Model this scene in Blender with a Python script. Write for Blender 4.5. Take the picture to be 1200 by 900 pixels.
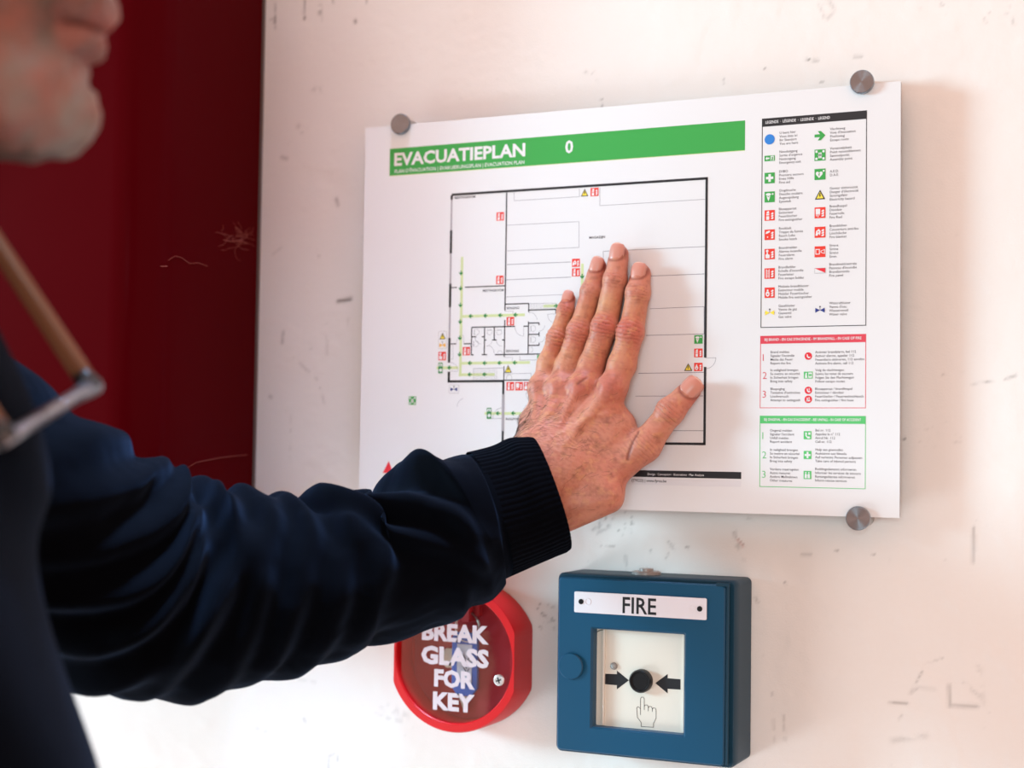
import bpy, math, random
import numpy as np
from mathutils import Vector, Matrix

for _o in list(bpy.data.objects):
    bpy.data.objects.remove(_o)
SC = bpy.context.scene
COL = SC.collection
random.seed(4)
RNG = np.random.default_rng(11)

# ------------------------------------------------------------------ camera
BZ = 1.55                                   # height of the centre of the plan board
YAW, PITCH, ROLL = -0.431798, 0.0454626, 0.0143518
FPX = 1792.04
CAM = np.array([0.403764, -1.046710 - 0.022, BZ - 0.108906])
FWD = np.array([math.sin(YAW) * math.cos(PITCH), math.cos(YAW) * math.cos(PITCH), math.sin(PITCH)])
_r = np.cross(FWD, [0, 0, 1.0]); _r /= np.linalg.norm(_r)
_u = np.cross(_r, FWD)
RIGHT = _r * math.cos(ROLL) + _u * math.sin(ROLL)
UP = -_r * math.sin(ROLL) + _u * math.cos(ROLL)

camd = bpy.data.cameras.new('camera')
cam = bpy.data.objects.new('camera', camd)
COL.objects.link(cam)
camd.sensor_width = 36.0
camd.lens = FPX / 1200 * 36.0
camd.clip_start = 0.02
cam.matrix_world = Matrix(((RIGHT[0], UP[0], -FWD[0], CAM[0]),
                           (RIGHT[1], UP[1], -FWD[1], CAM[1]),
                           (RIGHT[2], UP[2], -FWD[2], CAM[2]),
                           (0, 0, 0, 1)))
camd.dof.use_dof = True
camd.dof.focus_distance = 1.075
camd.dof.aperture_fstop = 3.9
SC.camera = cam

# ------------------------------------------------------------------ world, lights, exposure
SC.view_settings.view_transform = 'Standard'
SC.view_settings.look = 'None'
SC.view_settings.gamma = 1.0
SC.view_settings.use_curve_mapping = False
SC.view_settings.exposure = 0.0
world = bpy.data.worlds.new('world')
SC.world = world
world.use_nodes = True
_bg = world.node_tree.nodes['Background']
_bg.inputs['Color'].default_value = (1.0, 0.585, 0.445, 1)
_bg.inputs['Strength'].default_value = 1.15

def area_light(name, loc, target, sx, sy, power, color, spread=180):
    d = bpy.data.lights.new(name, 'AREA')
    d.shape = 'RECTANGLE'; d.size = sx; d.size_y = sy
    d.energy = power; d.color = color
    d.spread = math.radians(spread)
    o = bpy.data.objects.new(name, d)
    COL.objects.link(o)
    o.location = loc
    o.rotation_euler = (Vector(target) - Vector(loc)).to_track_quat('-Z', 'Z').to_euler()
    return o

# daylight from a tall opening on the left, then added lamps: rear fill, low bounce fill, cool beam on the sleeve
area_light('daylight_opening', (-5.0, -2.45, 2.30), (0.1, 0.0, 1.4), 1.1, 1.2, 350, (0.48, 0.84, 1.0))
area_light('low_bounce_fill', (-1.7, -1.25, 0.12), (0.0, 0.0, 1.25), 0.9, 0.9, 28, (0.80, 0.92, 1.0))  # added lamp in place of floor bounce, brightens the lower wall
area_light('rear_fill', (0.85, -3.3, 1.7), (0.0, 0.0, 1.3), 0.9, 0.9, 26, (0.58, 0.92, 1.0))  # added soft fill from behind the camera, no window modelled
area_light('sleeve_top_fill', (0.0, -0.36, 3.1), (-0.22, -0.27, 1.42), 0.30, 0.30, 2.3, (0.40, 0.66, 1.0), 22)  # added narrow lamp for the blue highlights along the sleeve top

# ------------------------------------------------------------------ helpers
def P(u, v, y):
    """3-D point on the plane y=const that is seen at photograph pixel (u, v)."""
    d = FWD + RIGHT * ((u - 600) / FPX) - UP * ((v - 450) / FPX)
    t = (y - CAM[1]) / d[1]
    return CAM + d * t

def PXP(u, v, x):
    """3-D point on the plane x=const seen at photograph pixel (u, v)"""
    d = FWD + RIGHT * ((u - 600) / FPX) - UP * ((v - 450) / FPX)
    return CAM + d * ((x - CAM[0]) / d[0])

def PD(u, v, dep):
    return CAM + (FWD + RIGHT * ((u - 600) / FPX) - UP * ((v - 450) / FPX)) * dep

def depth_of(p):
    return float(np.dot(np.asarray(p) - CAM, FWD))

def lin(c):
    return tuple((x / 12.92 if x <= 0.04045 else ((x + 0.055) / 1.055) ** 2.4) for x in c)

def rgb(r, g, b):
    return lin((r / 255, g / 255, b / 255))

MATS = {}
def mat(name, col, rough=0.5, metal=0.0, spec=0.5, bump=None, vary=0.0, **kw):
    if name in MATS:
        return MATS[name]
    m = bpy.data.materials.new(name)
    m.use_nodes = True
    nt = m.node_tree
    b = nt.nodes['Principled BSDF']
    b.inputs['Base Color'].default_value = (*col, 1)
    b.inputs['Roughness'].default_value = rough
    b.inputs['Metallic'].default_value = metal
    b.inputs['Specular IOR Level'].default_value = spec
    for k, v in kw.items():
        b.inputs[k].default_value = v
    if vary or bump:
        tc = nt.nodes.new('ShaderNodeTexCoord')
        n = nt.nodes.new('ShaderNodeTexNoise')
        n.inputs['Scale'].default_value = (bump or (60,))[0]
        n.inputs['Detail'].default_value = 5
        nt.links.new(tc.outputs['Object'], n.inputs['Vector'])
        if vary:
            mx = nt.nodes.new('ShaderNodeMix'); mx.data_type = 'RGBA'
            mx.inputs[6].default_value = (*[c * (1 - vary) for c in col], 1)
            mx.inputs[7].default_value = (*[min(1, c * (1 + vary)) for c in col], 1)
            nt.links.new(n.outputs['Fac'], mx.inputs[0])
            nt.links.new(mx.outputs[2], b.inputs['Base Color'])
        if bump:
            bp = nt.nodes.new('ShaderNodeBump')
            bp.inputs['Strength'].default_value = bump[1]
            bp.inputs['Distance'].default_value = bump[2]
            nt.links.new(n.outputs['Fac'], bp.inputs['Height'])
            nt.links.new(bp.outputs['Normal'], b.inputs['Normal'])
    MATS[name] = m
    return m

WL = {}                                     # world location of every object made here
def thing(name, label, cat, loc, group=None):
    o = bpy.data.objects.new(name, None)
    o.empty_display_size = 0.05
    COL.objects.link(o)
    o.location = loc
    WL[o] = np.asarray(loc, float)
    o['label'] = label; o['category'] = cat
    if group: o['group'] = group
    return o

def mesh_obj(name, V, F, mats, parent=None, mi=None, smooth=False, origin=None, attr=None, kind=None, label=None):
    """V in world metres; F list of faces (or Nx3 / Nx4 array)."""
    V = np.asarray(V, float)
    if origin is None:
        origin = (V.min(0) + V.max(0)) / 2
    origin = np.asarray(origin, float)
    me = bpy.data.meshes.new(name)
    if isinstance(F, np.ndarray):
        n, k = F.shape
        me.vertices.add(len(V)); me.vertices.foreach_set('co', (V - origin).astype(np.float32).ravel())
        me.loops.add(n * k); me.loops.foreach_set('vertex_index', F.astype(np.int32).ravel())
        me.polygons.add(n)
        me.polygons.foreach_set('loop_start', (np.arange(n) * k).astype(np.int32))
        me.update(calc_edges=True)
    else:
        me.from_pydata((V - origin).tolist(), [], [list(map(int, f)) for f in F])
    if not isinstance(mats, (list, tuple)): mats = [mats]
    for m in mats: me.materials.append(m)
    if mi is not None:
        me.polygons.foreach_set('material_index', np.asarray(mi, np.int32))
    if smooth:
        me.polygons.foreach_set('use_smooth', np.ones(len(me.polygons), bool))
    if attr:
        for an, av in attr.items():
            av = np.asarray(av, np.float32)
            if av.ndim == 1:
                a = me.attributes.new(an, 'FLOAT', 'POINT'); a.data.foreach_set('value', av)
            else:
                a = me.color_attributes.new(an, 'FLOAT_COLOR', 'POINT')
                c4 = np.ones((len(V), 4), np.float32); c4[:, :3] = av
                a.data.foreach_set('color', c4.ravel())
    me.update()
    o = bpy.data.objects.new(name, me)
    COL.objects.link(o)
    if parent is not None:
        o.parent = parent
        o.location = origin - WL[parent]
    else:
        o.location = origin
    WL[o] = origin
    if kind: o['kind'] = kind
    if label: o['label'] = label
    return o

class MB:
    """collects simple shapes into one mesh"""
    def __init__(s): s.V = []; s.F = []; s.M = []
    def add(s, V, F, m=0):
        k = len(s.V)
        s.V += [tuple(map(float, v)) for v in V]
        s.F += [[i + k for i in f] for f in F]
        s.M += [m] * len(F)
        return s
    def box(s, a, b, m=0):
        x0, y0, z0 = a; x1, y1, z1 = b
        V = [(x, y, z) for x in (x0, x1) for y in (y0, y1) for z in (z0, z1)]
        return s.add(V, [(0, 1, 3, 2), (4, 6, 7, 5), (0, 4, 5, 1), (2, 3, 7, 6), (0, 2, 6, 4), (1, 5, 7, 3)], m)
    def loft(s, rings, cap0=True, cap1=True, m=0, closed=True):
        k = len(rings[0]); V = [p for r in rings for p in r]; F = []
        for i in range(len(rings) - 1):
            for j in range(k if closed else k - 1):
                a = i * k + j; b = i * k + (j + 1) % k
                F.append((a, b, b + k, a + k))
        if cap0: F.append(tuple(range(k))[::-1])
        if cap1: F.append(tuple(range((len(rings) - 1) * k, len(rings) * k)))
        return s.add(V, F, m)
    def build(s, name, mats, parent=None, bevel=0, smooth=False, segs=2, **kw):
        o = mesh_obj(name, s.V, s.F, mats, parent, s.M, smooth, **kw)
        if bevel:
            md = o.modifiers.new('bevel', 'BEVEL'); md.width = bevel; md.segments = segs
            md.limit_method = 'ANGLE'; md.angle_limit = math.radians(35)
        return o

def tube(pts, r, n=8):
    """rings of a tube along pts (world)"""
    pts = [np.asarray(p, float) for p in pts]
    rings = []; ref = None
    for i, p in enumerate(pts):
        t = pts[min(i + 1, len(pts) - 1)] - pts[max(i - 1, 0)]
        t /= np.linalg.norm(t)
        if ref is None:
            ref = np.cross(t, [0.3, 0.5, 0.8]); ref /= np.linalg.norm(ref)
        ref = ref - t * np.dot(ref, t); ref /= np.linalg.norm(ref)
        b = np.cross(t, ref)
        rr = r[i] if hasattr(r, '__len__') else r
        rings.append([p + (ref * math.cos(2 * math.pi * k / n) + b * math.sin(2 * math.pi * k / n)) * rr for k in range(n)])
    return rings

def disc_rings(c, prof, n=48, axis='y', flat=None):
    """lathe around the y axis through c; prof = [(radius, y offset)]. flat clips |x| (a circle with two flats)"""
    rings = []
    for r, y in prof:
        ring = []
        for k in range(n):
            a = 2 * math.pi * k / n
            x, z = r * math.cos(a), r * math.sin(a)
            if flat is not None:
                f = flat - (0 if r > flat else 0)
                x = max(-f, min(f, x))
            ring.append((c[0] + x, c[1] + y, c[2] + z))
        rings.append(ring)
    return rings
# ------------------------------------------------------------------ setting: wall and floor
def vnoise(x, z, seed):
    """cheap smooth value noise on arrays"""
    r = np.random.default_rng(seed)
    T = r.random((256, 256))
    xi = np.floor(x).astype(int); zi = np.floor(z).astype(int)
    fx = x - xi; fz = z - zi
    fx = fx * fx * (3 - 2 * fx); fz = fz * fz * (3 - 2 * fz)
    g = lambda a, b: T[a % 256, b % 256]
    return (g(xi, zi) * (1 - fx) + g(xi + 1, zi) * fx) * (1 - fz) + (g(xi, zi + 1) * (1 - fx) + g(xi + 1, zi + 1) * fx) * fz

def fbm(x, z, seed, o=4):
    t = 0; a = 0.5; s = 0
    for i in range(o):
        t = t + a * vnoise(x * 2 ** i, z * 2 ** i, seed + i); s += a; a *= 0.5
    return t / s

STEP = 0.0017
xs = np.concatenate([np.linspace(-3.2, -0.62, 10), np.arange(-0.60, 0.50, STEP), np.linspace(0.52, 3.0, 9)])
zs = np.concatenate([np.linspace(0.0, 1.10, 6), np.arange(1.12, 2.02, STEP), np.linspace(2.04, 3.6, 6)])
GX, GZ = np.meshgrid(xs, zs, indexing='ij')
nx, nz = GX.shape
idx = np.arange(nx * nz).reshape(nx, nz)
WF = np.stack([idx[:-1, :-1], idx[1:, :-1], idx[1:, 1:], idx[:-1, 1:]], -1).reshape(-1, 4)
stain = 0.10 * np.clip(fbm(GX * 9, GZ * 9, 3) - 0.45, 0, 1) + 0.05 * np.clip(fbm(GX * 40, GZ * 60, 7) - 0.55, 0, 1)
dark = np.zeros_like(GX)
relief = np.zeros_like(GX)
gx, gz = GX.ravel(), GZ.ravel()
gran = fbm(GX * 260, GZ * 260, 21, 2)

def stroke(u0, v0, u1, v1, wpx, amp, breakup=0.0, target=None, freq=400):
    """a scuff on the paint from photo pixel to photo pixel"""
    a = P(u0, v0, 0); b = P(u1, v1, 0)
    w = wpx * 0.00062
    ab = b - a; L2 = ab[0] ** 2 + ab[2] ** 2 + 1e-12
    i0 = np.searchsorted(xs, min(a[0], b[0]) - 3 * w); i1 = np.searchsorted(xs, max(a[0], b[0]) + 3 * w) + 1
    k0 = np.searchsorted(zs, min(a[2], b[2]) - 3 * w); k1 = np.searchsorted(zs, max(a[2], b[2]) + 3 * w) + 1
    X = GX[i0:i1, k0:k1]; Z = GZ[i0:i1, k0:k1]
    t = np.clip(((X - a[0]) * ab[0] + (Z - a[2]) * ab[2]) / L2, 0, 1)
    d2 = (X - a[0] - t * ab[0]) ** 2 + (Z - a[2] - t * ab[2]) ** 2
    g = np.exp(-d2 / (w * w)) * amp
    if breakup:
        g = g * np.clip((gran[i0:i1, k0:k1] - breakup) * 5, 0, 1)
    T = dark if target is None else target
    T[i0:i1, k0:k1] = np.maximum(T[i0:i1, k0:k1], g)

# scuffs copied from where the photograph has them
stroke(396, 353, 411, 351, 2.2, 0.95); stroke(404, 352, 411, 350, 3.0, 0.6)
stroke(322, 4, 323, 33, 1.2, 0.75, .3); stroke(322, 21, 322, 27, 1.8, 0.9); stroke(357, 0, 356, 17, 1.3, 0.7)
stroke(357, 20, 357, 22, 1.6, 0.95); stroke(375, 8, 375, 26, 3.0, 0.55, .35); stroke(390, 0, 391, 4, 1.2, 0.6)
stroke(316, 24, 318, 23, 1.3, 0.6); stroke(416, 24, 417, 26, 2.0, 0.85); stroke(430, 0, 430, 3, 1.5, 0.5)
stroke(365, 103, 377, 105, 3.5, 0.28, .4); stroke(350, 148, 358, 150, 3.5, 0.30, .4); stroke(330, 184, 336, 186, 2.5, 0.4, .3)
stroke(352, 148, 354, 154, 3.0, 0.3, .4); stroke(394, 233, 396, 240, 2.5, 0.5, .3); stroke(306, 141, 307, 143, 1.2, 0.8)
stroke(332, 389, 331, 402, 1.8, 0.55, .25); stroke(362, 404, 364, 408, 2, 0.4, .2); stroke(316, 464, 318, 466, 2, 0.45)
stroke(383, 380, 383, 415, 1.5, 0.30, .4); stroke(340, 470, 341, 555, 1.2, 0.18, .4); stroke(408, 374, 409, 381, 2, 0.3, .3)
stroke(375, 455, 383, 485, 1.6, 0.30, .45); stroke(345, 420, 372, 445, 1.6, 0.30, .45); stroke(320, 298, 330, 290, 1.2, 0.25, .3)
stroke(372, 295, 374, 300, 2, 0.3, .3)
for (u, v) in ((944, 69), (948, 69.5)): stroke(u, v, u + 1, v, 1.1, 0.9)
stroke(953, 71, 958, 71, 1.8, 0.4); stroke(1001, 66.5, 1010, 66, 1.6, 0.4); stroke(896, 80, 897, 80, 1.1, 0.6)
stroke(705, 123, 705, 125.5, 1.1, 0.8); stroke(704, 116, 706, 117, 1, 0.5); stroke(962, 96, 964, 96, 1.0, 0.5)
stroke(686, 84, 694, 87, 1.8, 0.3, .3); stroke(697, 83, 700, 95, 1.2, 0.2, .3); stroke(848, 92, 849, 98, 1.2, .35, .3)
stroke(960, 6, 972, 2, 2.0, 0.25, .3); stroke(972, 2, 979, 12, 2.0, 0.25, .3); stroke(979, 12, 970, 22, 2.0, 0.25, .3); stroke(960, 8, 966, 20, 2, 0.25, .3)
for k in range(14):
    u = 1085 + 110 * random.random(); v = 2 + 26 * random.random()
    stroke(u, v, u + 1.5, v + 7 * random.random(), 1.2, 0.25, .35)
# dirt left below the hand and beside the call point
for k in range(26):
    u = 700 + 40 * random.random(); v = 600 + 26 * random.random()
    stroke(u, v, u + 3 * random.random(), v + 4 * random.random(), 1.1, 0.55, .35)
stroke(695, 620, 722, 604, 2.4, 0.40, .35); stroke(700, 625, 714, 618, 1.5, .35, .3); stroke(705, 640, 720, 640, 1.4, .35, .3)
stroke(733, 650, 734, 672, 1.6, 0.40, .4); stroke(783, 634, 790, 645, 1.6, 0.35, .3)
stroke(863, 631, 872, 640, 1.0, 0.5); stroke(860, 622, 866, 640, 2.6, .35, .45); stroke(864, 640, 872, 655, 2.4, .35, .45)
stroke(980, 645, 981, 646, 1.2, 0.8); stroke(920, 683, 921, 684, 1.2, 0.7); stroke(1023, 650, 1024, 650, 1.0, .6)
stroke(804, 641, 807, 642, 1.4, .5); stroke(762, 645, 763, 646, 1.2, .5); stroke(780, 655, 790, 637, 1.0, .3, .3)
stroke(940, 650, 950, 650, 2.0, .3, .4); stroke(877, 607, 884, 609, 1.6, .35, .3)
for k in range(16):
    u = 628 + 22 * random.random(); v = 708 + 30 * random.random()
    stroke(u, v, u + 1, v + .5, 1.1, 0.55, .3)
stroke(635, 719, 639, 722, 1.6, .6)
# right of the board
stroke(1105, 439, 1128, 437, 1.0, 0.45, .35); stroke(1139, 450, 1188, 442, 1.0, 0.50, .35); stroke(1182, 443, 1190, 440, 1.6, 0.45)
for k in range(40):
    u = 1066 + 60 * random.random(); v = 498 + 32 * random.random() - (u - 1066) * .1
    stroke(u, v, u + 4 * random.random(), v, 0.9, 0.16, .4)
stroke(1063, 476, 1092, 446, 0.7, -0.0); stroke(1059, 514, 1060, 514, 1.5, 0.8)
stroke(1141, 618, 1140, 659, 1.6, 0.42, .15); stroke(1141, 628, 1141, 645, 2.2, .4)
stroke(1064, 815, 1085, 780, 1.2, 0.4, .4); stroke(1064, 815, 1075, 806, 1.1, .45, .35); stroke(1075, 806, 1097, 808, 1.1, 0.4, .35)
stroke(1085, 778, 1105, 771, 1.0, 0.25, .4); stroke(1042, 823, 1063, 824, 1.6, 0.5, .2)
stroke(1112, 803, 1113, 826, 1.8, 0.45, .2); stroke(1113, 827, 1145, 828, 2.2, 0.42, .2); stroke(1130, 800, 1150, 818, 2, .2, .4)
stroke(1045, 868, 1085, 862, 3.0, 0.25, .2); stroke(1054, 843, 1056, 838, 1.2, .3); stroke(1147, 780, 1155, 850, 3, .15, .45)
stroke(905, 810, 907, 870, 1.5, 0.25, .4); stroke(918, 838, 920, 868, 1.5, 0.28, .4); stroke(885, 700, 888, 706, 1.5, .35, .3)
# lower left
stroke(447, 826, 476, 838, 5.0, 0.20, .4); stroke(440, 838, 470, 845, 3.0, 0.2, .4)
stroke(386, 885, 392, 884, 1.3, 0.35); stroke(386, 886, 385, 900, 1.3, 0.3); stroke(395, 885, 396, 892, 1.3, 0.35)
stroke(356, 842, 358, 846, 1.5, .4, .2); stroke(345, 795, 372, 800, 2, .15, .4); stroke(300, 853, 312, 857, 2, .15, .4)
for k in range(100):
    u = 300 + 900 * random.random(); v = 900 * random.random()
    s_ = random.choice((0.7, 0.9, 1.3))
    stroke(u, v, u + random.uniform(-2, 2), v + random.uniform(-2, 2), s_, random.uniform(.03, .13), .25)
redmark = np.zeros_like(GX)
stroke(229, 806.6, 236, 807, 2.4, 0.9, 0, redmark); stroke(220, 810, 235, 811, 0.9, 0.55, 0, redmark); stroke(864, 632, 871, 640, 1.0, .5, 0, redmark)
# trowel marks and flaked paint: real relief of a millimetre or less
relief += 0.0005 * (fbm(GX * 14, GZ * 10, 31, 4) - .5)
relief += 0.00035 * np.clip(fbm(GX * 60, GZ * 90, 41, 3) - .5, 0, 1) * 2
relief += 0.00016 * (fbm(GX * 330, GZ * 330, 47, 2) - .5)
flake = np.clip((fbm(GX * 26 + 5, GZ * 26, 51, 4) - .57) * 14, 0, 1)
relief += 0.0002 * flake
relief -= 0.00012 * dark
band = np.clip((GX - .0) / .25, 0, 1) * np.clip((1.62 - GZ) / .3, 0, 1)
relief += 0.0003 * band * np.clip((fbm(GX * 75, GZ * 45, 61, 3) - .55) * 9, 0, 1)
inner = ((np.abs(GX + 0.05) < 0.54) & (np.abs(GZ - 1.57) < 0.44)).astype(float)
dark *= 0.8
WV = np.stack([gx, -(relief * inner).ravel(), gz], -1)
WV[:, 1] -= 0

wm = bpy.data.materials.new('painted_plaster'); wm.use_nodes = True
nt = wm.node_tree; b = nt.nodes['Principled BSDF']
b.inputs['Roughness'].default_value = 0.62
b.inputs['Specular IOR Level'].default_value = 0.25
def attr_node(nt, name):
    n = nt.nodes.new('ShaderNodeAttribute'); n.attribute_name = name; return n
def mixc(nt, fac, a, bcol, facv=None):
    m = nt.nodes.new('ShaderNodeMix'); m.data_type = 'RGBA'
    if fac is not None: nt.links.new(fac, m.inputs[0])
    if isinstance(a, tuple): m.inputs[6].default_value = (*a, 1)
    else: nt.links.new(a, m.inputs[6])
    if isinstance(bcol, tuple): m.inputs[7].default_value = (*bcol, 1)
    else: nt.links.new(bcol, m.inputs[7])
    return m.outputs[2]
WALLC = (0.80, 0.77, 0.745)
c1 = mixc(nt, attr_node(nt, 'stain').outputs['Fac'], WALLC, (0.42, 0.33, 0.26))
c2 = mixc(nt, attr_node(nt, 'dark').outputs['Fac'], c1, (0.045, 0.032, 0.026))
c3 = mixc(nt, attr_node(nt, 'red').outputs['Fac'], c2, (0.55, 0.10, 0.07))
nt.links.new(c3, b.inputs['Base Color'])
tc = nt.nodes.new('ShaderNodeTexCoord')
n1 = nt.nodes.new('ShaderNodeTexNoise'); n1.inputs['Scale'].default_value = 700; n1.inputs['Detail'].default_value = 3
nt.links.new(tc.outputs['Object'], n1.inputs['Vector'])
bp = nt.nodes.new('ShaderNodeBump'); bp.inputs['Strength'].default_value = 0.25; bp.inputs['Distance'].default_value = 0.0006
nt.links.new(n1.outputs['Fac'], bp.inputs['Height']); nt.links.new(bp.outputs['Normal'], b.inputs['Normal'])
wall = mesh_obj('wall_back', WV, WF, wm, smooth=True, origin=(0, 0, 0), kind='structure',
                attr={'stain': stain.ravel(), 'dark': np.clip(dark, 0, 1).ravel(), 'red': redmark.ravel()})

fm = mat('concrete_floor', (0.60, 0.58, 0.56), 0.6, bump=(18, .2, .002), vary=.15)
mesh_obj('floor', [(-3.2, -4, 0), (3, -4, 0), (3, 0, 0), (-3.2, 0, 0)], [(0, 1, 2, 3)], fm, kind='structure')

# ------------------------------------------------------------------ red hose cabinet (left)
cab_r = P(305, 300, 0.0)[0] - .0012
cab_bot = P(303, 668, 0)[2]
m_red_gloss = bpy.data.materials.new('dark_red_lacquer'); m_red_gloss.use_nodes = True
nt = m_red_gloss.node_tree; b = nt.nodes['Principled BSDF']
b.inputs['Roughness'].default_value = 0.22; b.inputs['Specular IOR Level'].default_value = 0.02
tc = nt.nodes.new('ShaderNodeTexCoord'); n1 = nt.nodes.new('ShaderNodeTexNoise')
n1.inputs['Scale'].default_value = 5; n1.inputs['Detail'].default_value = 4
nt.links.new(tc.outputs['Object'], n1.inputs['Vector'])
nt.links.new(mixc(nt, n1.outputs['Fac'], rgb(66, 1, 6), rgb(71, 2, 7)), b.inputs['Base Color'])
m_scratch = mat('pale_scratch', rgb(140, 58, 44), .8)
cab = thing('hose_cabinet', 'deep dark red metal cabinet on the wall at the left, behind the man', 'cabinet', (cab_r - .35, 0, cab_bot))
CD = 0.150
mb = MB(); rad = .034; prof = [(cab_r - .70, -.0012), (cab_r - .70, -CD)] + [(cab_r - rad + rad * math.sin(a), -CD + rad - rad * math.cos(a)) for a in np.linspace(0, math.pi / 2, 14)] + [(cab_r, -.0012)]
mb.loft([[(x, y, z) for x, y in prof] for z in (cab_bot, 2.30)]); o = mb.build('cabinet_body', m_red_gloss, cab, smooth=True); md = o.modifiers.new('e', 'EDGE_SPLIT'); md.split_angle = math.radians(40)
mb = MB(); mb.box((cab_r - .66, -CD - .012, cab_bot + .05), (cab_r - .17, -CD - .0002, 2.25)); dr = mb.build('door', m_red_gloss, cab, bevel=.003)
mb = MB(); mb.loft(tube([(cab_r - .24, -CD - .0115, 1.78), (cab_r - .24, -CD - .04, 1.78), (cab_r - .24, -CD - .04, 1.66), (cab_r - .24, -CD - .0115, 1.66)], .006, 10)); mb.build('handle', mat('handle_steel', (.5, .5, .5), .35, 1), dr, smooth=True)
mb = MB(); mb.box((cab_r - .0008, -.0028, cab_bot + .001), (cab_r + .0018, -.0008, 2.299)); mb.build('sealant_joint', mat('grey_sealant', rgb(96, 84, 78), .7), cab, label='grey sealant line along the wall')
sc = MB()
def scratch(pts, r=.00013):
    sc.loft(tube([PXP(u, v, cab_r + .0003) for u, v in pts], r, 4))
for k in range(16):
    u0, v0 = 276 + random.uniform(-6, 8), 282 + random.uniform(-8, 8)
    a = random.uniform(0, 6.28); pts = []
    for i in range(7):
        pts.append((u0, v0)); u0 += 4.5 * math.cos(a); v0 += 3.5 * math.sin(a); a += random.uniform(-.9, .9)
        u0 = min(u0, 298)
    scratch(pts)
scratch([(262, 281), (270, 283), (280, 282), (290, 285)], .0003)
scratch([(276, 266), (279, 270), (284, 273)], .0003)
scratch([(197, 305), (205, 300), (213, 302), (222, 309), (232, 308), (243, 312)], .00018)
scratch([(188, 312), (196, 312)], .00025)
scratch([(204, 558), (230, 542), (260, 536), (290, 533)], .00018)
sc.build('scuffs', m_scratch, cab, kind='stuff', label='pale scratches and lint on the red lacquer')
# ------------------------------------------------------------------ the evacuation plan board
BW, BH, BT, BY = 0.420, 0.297, 0.003, -0.022        # A3, front face at y = BY
X0, Z0 = -BW / 2, BZ + BH / 2                        # top left corner
white = mat('board_white', (0.74, 0.75, 0.77), 0.42, spec=.3)
core = mat('board_core', rgb(40, 42, 46), 0.5)
board = thing('evacuation_plan', 'white evacuation plan board with green title banner and floor plan, fixed to the wall', 'sign', (0, BY + BT / 2, Z0 - BH))
mb = MB(); mb.box((X0, BY, Z0 - BH), (X0 + BW, BY + .0006, Z0)); mb.build('face_sheet', white, board)
mb = MB(); mb.box((X0 + .0002, BY + .0006, Z0 - BH + .0002), (X0 + BW - .0002, BY + BT, Z0 - .0002)); mb.build('core_sheet', core, board, label='dark core sheet showing along the edge')

INK = {
    'black': mat('ink_black', rgb(22, 24, 30), .45), 'grey': mat('ink_grey', rgb(165, 160, 166), .5),
    'line': mat('ink_line', rgb(122, 122, 134), .5), 'green': mat('ink_green', rgb(48, 158, 68), .45),
    'pale': mat('ink_pale_green', rgb(202, 216, 160), .5), 'deep': mat('ink_deep_green', rgb(30, 130, 62), .5),
    'red': mat('ink_red', rgb(226, 50, 34), .45), 'crimson': mat('ink_crimson', rgb(222, 30, 50), .45),
    'white': mat('ink_white', (.74, .75, .77), .45), 'blue': mat('ink_blue', rgb(32, 124, 208), .45),
    'navy': mat('ink_navy', rgb(30, 50, 130), .45), 'yellow': mat('ink_yellow', rgb(245, 222, 70), .45),
    'text': mat('ink_text', rgb(66, 68, 80), .5), 'mint': mat('ink_mint', rgb(82, 192, 108), .45),
    'tint': mat('ink_tint', rgb(216, 217, 222), .5), 'pink': mat('ink_rose', rgb(214, 62, 80), .45),
    'amber': mat('ink_amber', rgb(240, 180, 40), .45),
}
IK = list(INK); IM = [INK[k] for k in IK]

def B(u, v):
    """board coordinates in mm (right, down from the top left corner) of a photograph pixel"""
    p = P(u, v, BY)
    return ((p[0] - X0) * 1000, (Z0 - p[2]) * 1000)

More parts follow.
